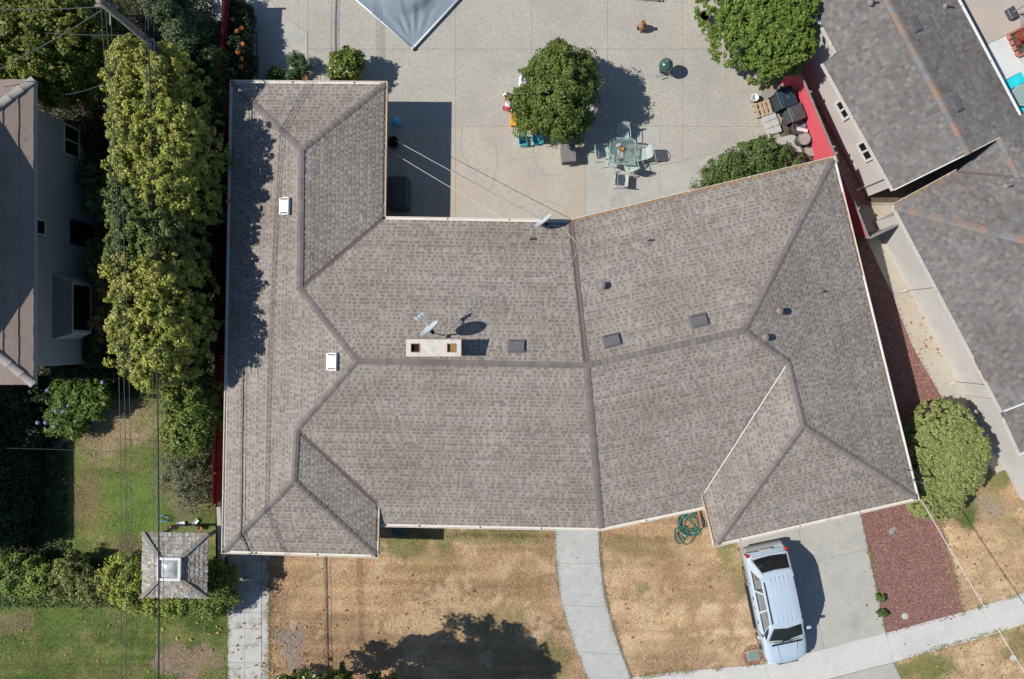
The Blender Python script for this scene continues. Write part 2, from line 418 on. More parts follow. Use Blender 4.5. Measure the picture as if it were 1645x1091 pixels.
lawn('neighbour_yard', [(60,560),(345,560),(345,900),(60,905)], (.285,.29,.105), (.205,.27,.075), (.40,.335,.185),
     [(180,680,65,45,(.46,.36,.22),.9),(215,625,30,40,(.30,.24,.13),.8),(230,820,75,70,(.195,.29,.07),.9),(140,790,25,60,(.30,.235,.12),.8),(300,790,45,60,(.30,.27,.17),.7),(205,880,30,20,(.25,.2,.12),.7)], seed=12, dens=1000)
lawn('neighbour_lawn', [(-150,950),(372,950),(372,1180),(-150,1180)], (.155,.22,.06), (.205,.255,.075), (.28,.28,.105),
     [(300,1062,60,32,(.38,.285,.205),.95),(20,1000,35,22,(.30,.25,.14),.85),(330,1000,40,25,(.07,.12,.03),.7),(80,1060,80,14,(.22,.21,.08),.5),(150,1085,70,12,(.24,.21,.09),.5)], seed=14, dens=900)

# ---------------------------------------------------------------- concrete: a bed with separate slabs
def paving(name, bed, slabs, m, z=0.0, gap=.009, t=.09, bedm='joint_dark'):
    """bed polygon (px) as the recessed joint bed; every slab its own child"""
    b = MB().prism(poly_px(bed), z-t-.02, z-.022)
    root = b.build(name, bedm, kind='structure')
    for sp in slabs:
        mm = m
        if isinstance(sp, tuple): sp, mm = sp
        p = poly_px(sp)
        p = inset(p, gap/2)
        MB().prism(p, z-t, z+random.uniform(-.003, .003)).build('slab', mm, parent=root)
    return root
# back patio
ax = [380, 495, 614, 732, 854, 976, 1097, 1219, 1345]
ay = [-170, -46, 79, 203]
sl_ = []
for i in range(len(ax)-1):
    for j in range(3):
        x0, x1, y0, y1 = ax[i], ax[i+1], ay[j], ay[j+1]
        if i == 0 and j >= 1: continue
        if i == 0: sl_.append([(395,y0),(x1,y0),(x1,y1),(437,y1+52),(415,-20),(395,-20)] if False else [(395,y0),(x1,y0),(x1,y1),(395,y1)]); continue
        if i >= 7:
            if j == 0: sl_.append([(x0,y0),(x1-30,y0),(x1-30,y1),(x0,y1)])
            elif j == 1: sl_.append([(x0,y0),(1290,y0),(1300,y1),(x0,y1)])
            else: sl_.append([(x0,y0),(1250,y0),(1218,166),(1240,y1),(x0,y1)])
            continue
        sl_.append([(x0,y0),(x1,y0),(x1,y1),(x0,y1)])
# third row of aggregate east of the dining set, cut by the slanting strip
sl_ += [[(1060,203),(1097,203),(1097,258),(1060,267)], [(1097,203),(1219,203),(1233,225),(1097,258)], [(1219,203),(1240,203),(1246,222),(1233,225)]]
# old smooth slabs in the north-west corner
sl_ += [([(395,-46),(420,-46),(437,5),(462,30),(405,53),(395,20)], 'concrete_grey'), ([(405,53),(462,30),(494,53),(494,210),(405,210)], 'concrete_grey'),
        [(420,-46),(495,-46),(495,53),(462,30),(437,5)]]
# smooth slabs along the house
sl_ += [([(495,203),(732,203),(732,420),(495,420)], 'concrete_tan'), ([(732,203),(940,203),(940,420),(732,420)], 'concrete_tan'),
        ([(940,203),(1060,203),(1060,400),(940,400)], 'concrete_grey'), ([(1060,267),(1233,225),(1277,215),(1292,250),(1300,290),(1060,360)], 'concrete_grey')]
patio = paving('patio', [(392,-175),(1320,-175),(1330,160),(1262,170),(1252,215),(1300,290),(1060,420),(392,420)], sl_, 'aggregate')
def crack(pts, w=.010, par=None, m='crack'):
    b = MB(); P = [W(x, y, .0045) for x, y in pts]
    V = []; F = []
    for i, p in enumerate(P):
        d = (P[min(i+1, len(P)-1)]-P[max(i-1, 0)]).normalized(); n_ = Vector((-d.y, d.x, 0))*w*random.uniform(.3, .8)
        V += [p+n_, p-n_]
    for i in range(len(P)-1): F.append((2*i+1, 2*i+3, 2*i+2, 2*i))
    return b.add(V, F).build('crack', m, parent=par)
def wob(pts, n=8, a=1.1):
    out = []
    for (x0, y0), (x1, y1) in zip(pts[:-1], pts[1:]):
        for k in range(n): t = k/n; out.append((x0+(x1-x0)*t+random.uniform(-a, a), y0+(y1-y0)*t+random.uniform(-a, a)))
    return out+[pts[-1]]
for pts in ([(742,208),(741,246),(752,262),(757,270),(790,272)], [(856,215),(858,253),(868,275),(878,283),(898,280)], [(815,258),(835,255),(856,253)],
            [(823,336),(850,330),(880,323),(900,330)], [(790,300),(800,262),(796,230)], [(1000,300),(985,320),(980,340)], [(1145,250),(1142,285)], [(700,215),(701,250)]):
    crack(wob(pts), .011, patio)
# front walk on the left
sl_ = []
ys = [860, 900, 928, 956, 984, 1010, 1037, 1065, 1093, 1121, 1160]
for a, b in zip(ys[:-1], ys[1:]):
    sl_.append([(366,a),(393,a),(393,b),(366,b)]); sl_.append([(393,a),(420,a),(420,b),(393,b)])
    if (ys.index(a)) % 2 == 0: sl_.append([(420.5,a),(432,a),(432,b+28),(420.5,b+28)])
paving('side_walk', [(365,850),(433,850),(433,1170),(365,1170)], sl_, 'concrete_stain', z=-.005, gap=.010)
# curved garden path
LP = [(892,845),(893,870),(895,905),(898,940),(904,972),(914,1008),(928,1046),(945,1091),(965,1140)]
RP = [(961,845),(962,870),(964,905),(968,940),(975,975),(986,1015),(999,1052),(1014,1091),(1034,1140)]
sl_ = []
for a, b in ((0,2),(2,4),(4,6),(6,8)):
    sl_.append(LP[a:b+1]+RP[a:b+1][::-1])
path = paving('garden_path', [(x-3, y) for x, y in LP]+[(x+3, y) for x, y in RP[::-1]], sl_, 'concrete_walk', z=.02, gap=.010)
mat('crack_pale', (.52, .53, .50), (), .9)
for pts in ([(895,897),(925,897),(940,893),(962,896)], [(926,862),(928,900),(930,930),(936,962)], [(900,933),(930,930),(966,928)]):
    P2 = wob(pts, 7, .8); c = crack(P2, .035, path, 'crack_pale'); c.location.z = .022
# driveway, pavement and apron
DL0, DL1 = (1180,850), (1230,1066); DR0, DR1 = (1378,805), (1423,1018)
def lp(a, b, t): return (a[0]+(b[0]-a[0])*t, a[1]+(b[1]-a[1])*t)
m0, m1 = (1278,828), lp(DL1, DR1, .49)
jl = .36
sl_ = [[DL0, m0, lp(m0,m1,jl), lp(DL0,DL1,jl)], [m0, DR0, lp(DR0,DR1,jl), lp(m0,m1,jl)], [lp(DL0,DL1,jl), lp(m0,m1,jl), m1, DL1], [lp(m0,m1,jl), lp(DR0,DR1,jl), DR1, m1]]
drive = paving('driveway', [(1178,840),(1380,798),(1425,1018),(1229,1068)], sl_, 'concrete_grey', z=0.0, gap=.012)
for pts in ([(1200,1010),(1215,985)], [(1372,985),(1380,970)]): pass
top = [(930,1108),(1010,1089),(1080,1079),(1229,1067),(1423,1017),(1548,983),(1645,952),(1760,918)]
off = (12, 47)
pav = []
for (x0, y0), (x1, y1) in zip(top[1:-1], top[2:]):
    pav.append([(x0,y0),(x1,y1),(x1+12,y1+47),(x0+12,y0+47)])
paving('pavement', [(1000,1090)]+top[2:]+[(1772,965),(1435,1066),(1092,1128),(1000,1140)], pav, 'concrete_white', z=0.004, gap=.010)
sl_ = [[(1092,1128),(1241,1115),(1262,1180),(1110,1180)], [(1241,1115),(1435,1065),(1490,1180),(1262,1180)]]
paving('drive_apron', [(1090,1126),(1241,1113),(1436,1063),(1495,1185),(1110,1185)], sl_, 'concrete_grey', z=0.0)
# concrete strip between the houses
sl_ = []
Lw = [(1375,330),(1392,385),(1432,470),(1468,560),(1500,615),(1524,655),(1560,715),(1600,760)]
Rw = [(1445,330),(1470,385),(1520,470),(1565,560),(1594,615),(1612,650),(1640,700),(1660,740)]
for i in range(len(Lw)-1): sl_.append([Lw[i], Rw[i], Rw[i+1], Lw[i+1]])
paving('side_passage', [(1372,325),(1448,325)]+Rw[1:]+[(1662,742),(1598,764)]+Lw[::-1][1:-1], sl_, 'concrete_tan', z=-.005, gap=.010)

# ---------------------------------------------------------------- red bark mulch
def mulch(name, pts, n_m2, seed, z=-.02):
    poly = poly_px(pts)
    o = MB().prism(poly, z-.06, z).build(name, 'mulch_base', kind='structure')
    inner = poly; poly = inset(poly, -.10)
    xs = [p[0] for p in poly]; ys = [p[1] for p in poly]; n = int((max(xs)-min(xs))*(max(ys)-min(ys))*n_m2)
    P = np.stack([rng.uniform(min(xs), max(xs), n), rng.uniform(min(ys), max(ys), n)], 1); P = P[pip(P, inner) | (pip(P, poly) & (rng.random(n) < .16))]; n = len(P); out_ = ~pip(P, inner)
    a = rng.uniform(0, 2*np.pi, n); L = rng.uniform(.012, .034, n)*rng.choice([.8, 1, 1.5], n); w = rng.uniform(.008, .02, n)
    d = np.stack([np.cos(a), np.sin(a)], 1); q = np.stack([-d[:, 1], d[:, 0]], 1)
    zz = z+rng.uniform(.004, .022, (n, 4)); zz[out_] = rng.uniform(.008, .02, (out_.sum(), 4))
    V = np.empty((n, 4, 3))
    for k, (s1, s2) in enumerate(((-1,-1),(1,-1),(1,1),(-1,1))):
        V[:, k, :2] = P+d*(s1*L)[:, None]+q*(s2*w)[:, None]; V[:, k, 2] = zz[:, k]
    base = np.array((.285, .16, .137)); c = base*rng.uniform(.68, 1.34, (n, 1))
    br = rng.random(n) < .05; c[br] = np.array((.52, .33, .25))*rng.uniform(.8, 1.2, (br.sum(), 1))
    np_obj('bark_chips', V.reshape(-1, 3), np.arange(n*4).reshape(-1, 4), 'chip', np.repeat(c, 4, 0), parent=o, kind='stuff')
mat('mulch_base', (.25, .115, .095), [((.18, .08, .065), 6, .4, .7), ((.31, .15, .125), 25, .5, .7)], .95, .8, 40)
mulch('mulch_bed', [(1376,790),(1500,760),(1512,840),(1548,984),(1424,1017)], 900, 1)
mulch('mulch_strip', [(1355,250),(1400,330),(1432,470),(1468,560),(1500,615),(1524,655),(1560,740),(1440,760),(1340,450)], 600, 2, z=-.03)
mulch('mulch_gap', [(1262,60),(1310,120),(1350,230),(1400,330),(1380,335),(1330,240),(1290,140)], 400, 3, z=-.04)

# ragged growth creeping over the edges of the concrete
def fringe(name, label, lines, c1, c2, seed, dens=260, w=.07):
    r = np.random.default_rng(seed); Ps = []
    for ln in lines:
        P = [np.array(W2(x, y)) for x, y in ln]
        for a, b in zip(P[:-1], P[1:]):
            L = np.linalg.norm(b-a); n = int(L*dens); t = r.random((n, 1)); d = (b-a)/L; q = np.array((-d[1], d[0]))
            p = a+(b-a)*t; k = vnoise(p[:, 0], p[:, 1], 2.3, seed); keep = r.random(n) < np.clip(k*1.7-.35, .05, 1)
            Ps.append((p+q*r.normal(0, w, (n, 1))*k[:, None]*1.3)[keep])
    P = np.concatenate(Ps); n = len(P); ang = r.uniform(0, 2*np.pi, n); d = np.stack([np.cos(ang), np.sin(ang)], 1); q = np.stack([-d[:, 1], d[:, 0]], 1)
    L = r.uniform(.03, .10, n); wd_ = r.uniform(.005, .012, n); V = np.empty((n, 3, 3))
    V[:, 0, :2] = P+q*wd_[:, None]; V[:, 1, :2] = P-q*wd_[:, None]; V[:, 2, :2] = P+d*L[:, None]; V[:, :2, 2] = .006; V[:, 2, 2] = r.uniform(.02, .07, n)
    t = r.random((n, 1)); c = (np.array(c1)*(1-t)+np.array(c2)*t)*r.uniform(.6, 1.3, (n, 1))
    tag(np_obj(name, V.reshape(-1, 3), np.arange(n*3).reshape(-1, 3), 'grass_blade', np.repeat(c, 3, 0), kind='stuff'), label, 'grass')
fringe('edge_grass', 'dry grass creeping over the edges of the garden path and driveway', [LP, RP, [(432,900),(432,1091)], [(1187,880),(1229,1064)], [(1010,1090),(1080,1080),(1225,1067)]], (.50,.36,.20), (.26,.25,.10), 3)
fringe('edge_grass', 'green grass tufts along the lower pavement edge and mulch bed', [[(1435,1064),(1645,1000)], [(1545,984),(1645,953)], [(1512,840),(1548,984)], [(1395,880),(1424,1015)], [(700,858),(880,862)]], (.22,.26,.09), (.40,.32,.16), 4)
fringe('edge_grass', 'green grass along the left walk edge and yard beds', [[(365,990),(365,1091)], [(110,690),(200,610),(240,610)]], (.15,.20,.05), (.25,.25,.10), 5)

# fallen leaves
def litter(name, label, areas, seed, cols=((.50,.24,.07),(.58,.36,.12),(.40,.19,.09))):
    r = np.random.default_rng(seed); Pn = []
    for (x0, y0, x1, y1, n) in areas:
        for _ in range(n): Pn.append(W2(r.uniform(x0, x1), r.uniform(y0, y1)))
    P = np.array(Pn); n = len(P)
    a = r.uniform(0, 2*np.pi, n); L = r.uniform(.035, .085, n); w = L*r.uniform(.35, .6, n)
    d = np.stack([np.cos(a), np.sin(a)], 1); q = np.stack([-d[:, 1], d[:, 0]], 1)
    V = np.empty((n, 4, 3)); h = r.uniform(.012, .05, (n, 4))
    for k, (s1, s2) in enumerate(((-1,0),(0,-1),(1,0),(0,1))):
        V[:, k, :2] = P+d*(s1*L)[:, None]+q*(s2*w)[:, None]; V[:, k, 2] = .01+h[:, k]
    c = np.array(cols)[r.integers(0, len(cols), n)]*r.uniform(.7, 1.25, (n, 1))
    o = np_obj(name, V.reshape(-1, 3), np.arange(n*4).reshape(-1, 4), 'dry_leaf', np.repeat(c, 4, 0), kind='stuff')
    tag(o, label, 'leaves')
litter('fallen_leaves', 'orange fallen leaves scattered on the dry front lawn and stained walk', [(370,1000,450,1091,40),(432,900,760,1091,70),(440,1000,560,1091,50),(970,900,1180,1060,25)], 1)
litter('fallen_leaves', 'orange fallen leaves on the side passage, red mulch and right lawn', [(1450,460,1580,620,18),(1455,500,1500,600,22),(1390,840,1540,1000,45),(1500,800,1645,950,70),(1450,1020,1645,1091,40)], 2)
litter('fallen_leaves', 'yellow fallen leaves dotted over the green lawn at lower left', [(5,990,360,1085,26),(280,990,360,1085,18)], 3, ((.60,.42,.06),(.55,.33,.10)))
# ================================================================== ROOF TOOLS
def clip_tri(poly, tri):
    (ax_, ay_), (bx, by), (cx, cy) = tri
    if (bx-ax_)*(cy-ay_)-(by-ay_)*(cx-ax_) < 0: tri = (tri[0], tri[2], tri[1])
    out = poly
    for i in range(3):
        (x0, y0), (x1, y1) = tri[i], tri[(i+1) % 3]
        inp = out; out = []
        if not inp: break
        def sd(p): return (x1-x0)*(p[1]-y0)-(y1-y0)*(p[0]-x0)
        for k in range(len(inp)):
            p, q = inp[k-1], inp[k]; a, b = sd(p), sd(q)
            if b >= 0:
                if a < 0: t = a/(a-b); out.append((p[0]+(q[0]-p[0])*t, p[1]+(q[1]-p[1])*t))
                out.append(q)
            elif a >= 0: t = a/(a-b); out.append((p[0]+(q[0]-p[0])*t, p[1]+(q[1]-p[1])*t))
    return out
class Face3:
    """roof face: 3D polygon, first two points = eave; maps (x, y) -> z by triangulated interpolation"""
    def __init__(s, pts):
        s.p = [Vector(q) for q in pts]
        s.tri = [tuple(s.p[i] for i in t) for t in tessellate_polygon([[Vector((q.x, q.y, 0)) for q in s.p]])]
        s.co = []
        for a, b, c in s.tri:
            n = (b-a).cross(c-a); s.co.append((n, a, [(a.x, a.y), (b.x, b.y), (c.x, c.y)]))
    def z(s, x, y):
        best = None
        for n, a, t in s.co:
            if abs(n.z) < 1e-6: continue
            # barycentric inside test
            (x0, y0), (x1, y1), (x2, y2) = t
            d = (y1-y2)*(x0-x2)+(x2-x1)*(y0-y2)
            l0 = ((y1-y2)*(x-x2)+(x2-x1)*(y-y2))/d; l1 = ((y2-y0)*(x-x2)+(x0-x2)*(y-y2))/d; l2 = 1-l0-l1
            k = min(l0, l1, l2)
            if best is None or k > best[0]: best = (k, a.z-(n.x*(x-a.x)+n.y*(y-a.y))/n.z)
            if k >= 0: break
        return best[1]
def deck(faces, name, root, m='roof_deck', drop=.012, thick=.10):
    b = MB()
    for f in faces:
        n = len(f.p); vs = [q-Vector((0,0,drop)) for q in f.p]+[q-Vector((0,0,thick)) for q in f.p]
        ids = {id(q): i for i, q in enumerate(f.p)}
        fs = []
        for t in f.tri:
            i, j, k = (ids[id(q)] for q in t)
            if (t[1]-t[0]).cross(t[2]-t[0]).z < 0: j, k = k, j
            fs += [(i, j, k), (n+k, n+j, n+i)]
        fs.append((0, 1, n+1, n))
        b.add(vs, fs)
    return b.build(name, m, parent=root, world=True)
def shingles(face, palette, exposure=.142, wmin=.085, wmax=.19, seed=0, rise=(.004, .011), band=False, gapw=None):
    """laminated shingles: rows of raised and recessed tabs clipped to the face; returns MB"""
    r = random.Random(seed); b = MB()
    e0, e1 = face.p[0], face.p[1]
    u = Vector((e1.x-e0.x, e1.y-e0.y)).normalized(); v = Vector((-u.y, u.x))
    cen = sum((Vector((q.x, q.y)) for q in face.p), Vector((0, 0)))/len(face.p)
    if (cen-Vector((e0.x, e0.y))).dot(v) < 0: v = -v
    O = Vector((e0.x, e0.y))
    P2 = [((Vector((q.x, q.y))-O).dot(u), (Vector((q.x, q.y))-O).dot(v)) for q in face.p]
    tris = [tuple(((Vector((q.x, q.y))-O).dot(u), (Vector((q.x, q.y))-O).dot(v)) for q in t) for t in face.tri]
    umin = min(p[0] for p in P2); umax = max(p[0] for p in P2); vmax = max(p[1] for p in P2)
    rects = []; k = 0; v0 = 0.0
    while v0 < vmax:
        x = umin-r.random()*.3; up = r.random() < .5; shade = r.uniform(.93, 1.07); cc = None; left = 0
        # row extent
        while x < umax:
            w = r.uniform(wmin, wmax) if (up or not gapw) else r.uniform(*gapw)
            rects.append((x, x+w, v0, v0+exposure, up, shade, r.random())); x += w
            up = (not up) if r.random() < .8 else up
        v0 += exposure
    A = np.array([[q[0], q[1], q[2], q[3]] for q in rects])
    ins = np.zeros(len(A), int); bnd = []
    for cx, cy in ((0,2),(1,2),(1,3),(0,3)):
        t = pip(np.stack([A[:, cx], A[:, cy]-(1e-4 if cy == 3 else -1e-4)], 1), P2); bnd.append(t); ins += t
    mid = pip(np.stack([(A[:, 0]+A[:, 1])/2, (A[:, 2]+A[:, 3])/2], 1), P2)
    def w3(p, h):
        q = O+u*p[0]+v*p[1]; return (q.x, q.y, face.z(q.x, q.y)+h)
    for i, (x0, x1, a, c, up, sh, rn) in enumerate(rects):
        if ins[i] == 0 and not mid[i]: continue
        col = palette(up, sh, rn, r)
        h = rise[1] if up else rise[0]
        if ins[i] == 4:
            if band and not up and rn < .94:  # gap between two teeth: the dark lower layer shows, the upper layer closes it above
                f = a+(c-a)*band; ht_ = rise[1]*(1-band)
                b.add([w3((x0, a), h), w3((x1, a), h), w3((x1, f), h*.6), w3((x0, f), h*.6)], ((0,1,2,3),), col)
                b.add([w3((x0, f), ht_), w3((x1, f), ht_), w3((x1, c), .001), w3((x0, c), .001), w3((x0, f), 0), w3((x1, f), 0)], ((0,1,2,3),(4,5,1,0)), palette(True, sh, rn, r)); continue
            vs = [w3((x0, a), h), w3((x1, a), h), w3((x1, c), .001), w3((x0, c), .001), w3((x0, a), -.006), w3((x1, a), -.006)]
            b.add(vs, ((0,1,2,3),(4,5,1,0),(4,0,3),(1,5,2)), col)
        else:
            for t in tris:
                q = clip_tri([(x0, a), (x1, a), (x1, c), (x0, c)], t)
                if len(q) < 3: continue
                b.add([w3(p, h*(c-p[1])/(c-a)+.001) for p in q], (tuple(range(len(q))),), col)
    return b
def cap_mesh(name, length, half, drop, m, thick=.024):
    """ridge cap: bent shingle, slightly wedge shaped; local x along the ridge"""
    b = MB(); L = length*1.12
    vs = []
    for x, lift in ((0, thick), (L, .003)):
        vs += [(x, -half, -drop+lift), (x, 0, lift+.004), (x, half, -drop+lift)]
    vs += [(0, -half, -drop-.01), (0, 0, -.01), (0, half, -drop-.01), (L, -half, -drop-.012), (L, half, -drop-.012)]
    b.add(vs, ((0,1,4,3),(1,2,5,4),(6,7,1,0),(7,8,2,1),(6,0,3,9),(2,8,10,5)))
    return b.mesh(name, m)
def caps(root, a, b, me, step, zoff=.012, tint=None):
    """lay caps from a to b (a is the low end or any end)"""
    a = Vector(a); b = Vector(b); d = b-a; L = d.length; n = max(1, round(L/step)); x = d.normalized()
    y = Vector((-x.y, x.x, 0)).normalized(); z = x.cross(y)
    for i in range(n):
        p = a+d*(i/n)+Vector((0,0,zoff))
        M = Matrix(((x.x, y.x, z.x, p.x), (x.y, y.y, z.y, p.y), (x.z, y.z, z.z, p.z), (0,0,0,1)))
        mm = me if not isinstance(me, list) else random.choice(me)
        instance(mm, 'ridge_cap', M, root)
def strip(root, a, b, w, m, name, lift=.02, droop=0.0):
    a = Vector(a); b = Vector(b); d = (b-a).normalized(); s_ = Vector((-d.y, d.x, 0)).normalized()*w/2
    up = Vector((0,0,lift))
    vs = [a+s_+up+Vector((0,0,droop)), a+up*.3, a-s_+up+Vector((0,0,droop)), b+s_+up+Vector((0,0,droop)), b+up*.3, b-s_+up+Vector((0,0,droop))]
    return MB().add(vs, ((3,0,1,4),(4,1,2,5))).build(name, m, parent=root, world=True)
def gutter(root, a, b, nin, debris=0, w=.125, m='gutter'):
    """U channel along the outer eave line a-b, nin = inward horizontal unit normal"""
    a = Vector(a); b = Vector(b); n_ = Vector((nin[0], nin[1], 0)); prof = [(0,-.10),(-.012,.012),(.010,.014),(.018,-.045),(w-.02,-.045),(w-.01,.0),(w,.0),(w,-.10)]
    vs = []; N = len(prof)
    for p in (a, b):
        for q, z in prof: vs.append(p+n_*q+Vector((0,0,z)))
    fs = [(i, (i+1) % N, N+(i+1) % N, N+i) for i in range(N)]+[tuple(range(N-1,-1,-1)), tuple(range(N, 2*N))]
    g = MB().add(vs, fs).build('gutter', m, parent=root, world=True)
    L = (b-a).length; d = (b-a).normalized(); jt = MB(); k = 1
    while k*2.4 < L:
        p = a+d*(k*2.4); jt.bar(p-n_*.006+Vector((0,0,-.03)), p+n_*(w*.5)+Vector((0,0,.004)), .03, .05); k += 1
    if jt.v: jt.build('gutter_strap', m, parent=g)
    if debris:
        db = MB(); n2 = int(L/.12); K0 = 0 if debris > .7 else int(n2*random.uniform(0, 1-debris)); K1 = n2 if debris > .7 else K0+int(n2*debris)
        vs = []
        for k in range(K0, K1+1):
            p = a+d*(L*k/n2); zz = Vector((0,0,-.042+random.uniform(0, .03)))
            vs += [p+n_*.02+zz, p+n_*(w*.5)+zz+Vector((0,0,random.uniform(0,.02))), p+n_*(w-.02)+zz]
        db.add(vs, [(3*k+i, 3*k+i+1, 3*k+i+4, 3*k+i+3) for k in range(K1-K0) for i in (0,1)])
        if db.f: db.build('gutter_debris', 'gutter_debris', parent=g)
    return g
def nin2(a, b, inside):
    d = Vector((b[0]-a[0], b[1]-a[1])).normalized(); n_ = Vector((-d.y, d.x))
    if (Vector(inside)-Vector(a[:2])).dot(n_) < 0: n_ = -n_
    return n_
def lbox(root, a, b, z0, z1, t, off, m, name, u0=0, u1=1, parent=None):
    """panel on a wall line a-b (2D), from fraction u0..u1, standing off the wall outward by off"""
    a = Vector(a[:2]); b = Vector(b[:2]); d = (b-a); n_ = Vector((d.y, -d.x)).normalized()
    p = a+d*u0+n_*off; q = a+d*u1+n_*off
    mb = MB().bar((p.x, p.y, (z0+z1)/2), (q.x, q.y, (z0+z1)/2), t, z1-z0)
    return mb.build(name, m, parent=parent or root, world=True)
def window(root, a, b, u0, u1, z0, z1, mul=1, fm='window_frame', fw=.06):
    """frame as the window part with a pane child; wall CCW line a-b"""
    a2 = Vector(a[:2]); b2 = Vector(b[:2]); d = (b2-a2); L = d.length; n_ = Vector((d.y, -d.x)).normalized()
    mb = MB(); e = fw/L
    def seg(f0, f1, za, zb, o):
        p = a2+d*f0+n_*o; q = a2+d*f1+n_*o; mb.bar((p.x,p.y,(za+zb)/2), (q.x,q.y,(za+zb)/2), .06, zb-za)
    seg(u0, u1, z1-fw, z1, .03); seg(u0, u1, z0, z0+fw, .03)
    seg(u0, u0+e, z0+fw, z1-fw, .03); seg(u1-e, u1, z0+fw, z1-fw, .03)
    for k in range(1, mul+1):
        f = u0+(u1-u0)*k/(mul+1); seg(f-e*.4, f+e*.4, z0+fw, z1-fw, .028)
    w = mb.build('window', fm, parent=root, world=True)
    g_ = MB(); p = a2+d*(u0+e*.5)+n_*.012; q = a2+d*(u1-e*.5)+n_*.012
    g_.bar((p.x,p.y,(z0+z1)/2), (q.x,q.y,(z0+z1)/2), .02, z1-z0-fw).build('pane', 'dark_glass', parent=w)
    return w

# ================================================================== MAIN HOUSE
ZE, ZS, ZW, ZM, ZR = 2.35, 2.15, 3.22, 3.95, 3.48
house = thing('house', W(880, 560, 0)*1.0, 0, 'large house with grey-brown shingle hip roof and cream gutters in the centre', 'house')
outl = dict(A=(370,129,ZE), B=(622,131,ZE), C=(619,348,ZE), D=(916,353,ZE), E=(1341,251,ZE), F=(1477,803,ZE), G=(1148,879,ZE), H=(1133,818,ZS), I=(966,853,ZS), J=(610,846,ZS), K=(607,896,ZE), L=(356,889,ZE))
order = 'ABCDEFGHIJKL'
EV = [W(*outl[k]) for k in order]
INS = inset([(p.x, p.y) for p in EV], .115)
E_ = {k: Vector((INS[i][0], INS[i][1], outl[k][2]+.02)) for i, k in enumerate(order)}
E_['V'] = E_['K']+(E_['J']-E_['K'])*((896-809)/50.0); E_['V'].z = ZE+.02
gh = (W(1127,797,ZE)-W(1148,879,ZE)); E_['H2'] = E_['G']+Vector((gh.x, gh.y, 0))
Rg = dict(R1=W(484,241,ZW), R2=W(482,464,ZW), R3=W(573,580,ZM-.02), R4=W(477,690,ZW), R5=W(472,773,ZW), R6=W(942,587,ZM), R7=W(1196,531,3.90), R8=W(1266,581,ZR), R9=W(1291,684,ZR))
def pt(k): return E_[k] if k in E_ else Rg[k]
# the low eaves run on beneath the wing eaves: J and H stay at their own height
faces_def = [('A','L','R5','R4','R3','R2','R1'), ('A','B','R1'), ('B','C','R2','R1'), ('C','D','R6','R3','R2'), ('D','E','R7','R6'), ('E','F','R9','R8','R7'),
             ('F','G','R9'), ('G','H2','R8','R9'), ('I','H','H2','R8','R7','R6'), ('J','I','R6','R3','R4','V'), ('V','K','R5','R4'), ('K','L','R5')]
faces = [Face3([pt(k) for k in fd]) for fd in faces_def]
deck(faces, 'roof_deck', house, thick=.14)
def pal_main(up, sh, rn, r):
    base = (.385, .343, .306) if up else (.268, .237, .211)
    if rn < .12: base = mixc(base, (.40, .36, .30), .5)
    if rn > .9: base = mixc(base, (.26, .24, .235), .6)
    k = sh*r.uniform(.90, 1.10); return tuple(c*k for c in base)
for i, f in enumerate(faces):
    b = shingles(f, pal_main, wmin=.055, wmax=.13, seed=i+20, band=.66, gapw=(.06, .15))
    o = b.build('shingles', 'shingle', parent=house, world=True, kind='stuff')
cap_a = [cap_mesh('ridge_cap', .262, .115, .030, m_) for m_ in ('ridge_shingle',)]
mat('ridge_shingle_b', (.20, .174, .16), [((.145, .127, .122), 2.2, .4, .7), ((.24, .22, .205), 60, .5, .7)], .95, .3, 140, .12)
mat('ridge_shingle_c', (.245, .215, .198), [((.165, .147, .14), 2.2, .4, .7), ((.27, .245, .23), 60, .5, .7)], .95, .3, 140, .12)
cap_a += [cap_mesh('ridge_cap', .262, .115, .030, m_) for m_ in ('ridge_shingle_b', 'ridge_shingle_c')]
for a, b in (('A','R1'),('B','R1'),('R1','R2'),('R2','R3'),('R4','R3'),('R5','R4'),('L','R5'),('K','R5'),('R3','R6'),('R7','R6'),('R8','R7'),('R9','R8'),('E','R7'),('F','R9'),('G','R9')):
    caps(house, pt(a), pt(b), cap_a, .262, .014)
cap_f = [cap_mesh('ridge_cap', .262, .125, .009, m_) for m_ in ('ridge_shingle', 'ridge_shingle_b')]      # the shallow hip over the entrance
caps(house, pt('I'), pt('R6'), cap_f, .262, .016)
for a, b, w, m_ in (('C','R2',.13,'valley_metal'), ('D','R6',.19,'valley_metal'), ('V','R4',.12,'valley_metal'), ('H2','R8',.038,'white_metal')):
    strip(house, pt(a), pt(b), w, m_, 'valley_flashing', .03)
ins_c = {}
for i, k in enumerate(order):
    k2 = order[(i+1) % 12]; a = EV[i].copy(); b = EV[(i+1) % 12].copy()
    mid_ = (a+b)/2; nn = Vector((INS[i][0]-a.x, INS[i][1]-a.y)); d = Vector((b.x-a.x, b.y-a.y)).normalized(); n_ = Vector((-d.y, d.x))
    if n_.dot(Vector(((INS[i][0]+INS[(i+1) % 12][0])/2-mid_.x, (INS[i][1]+INS[(i+1) % 12][1])/2-mid_.y))) < 0: n_ = -n_
    deb = .85 if k in 'DBG' else (.5 if k == 'J' else (.25 if k == 'E' else 0))
    if k == 'J': a.z = b.z = ZE                       # J-K: wing east eave
    if k == 'G': b = a+(W(1127,795,ZE)-W(1148,879,ZE)); a.z = b.z = ZE
    if k == 'J': a = EV[10]+(EV[9]-EV[10])*1.65; a.z = b.z = ZE
    gutter(house, a, b, n_, deb)
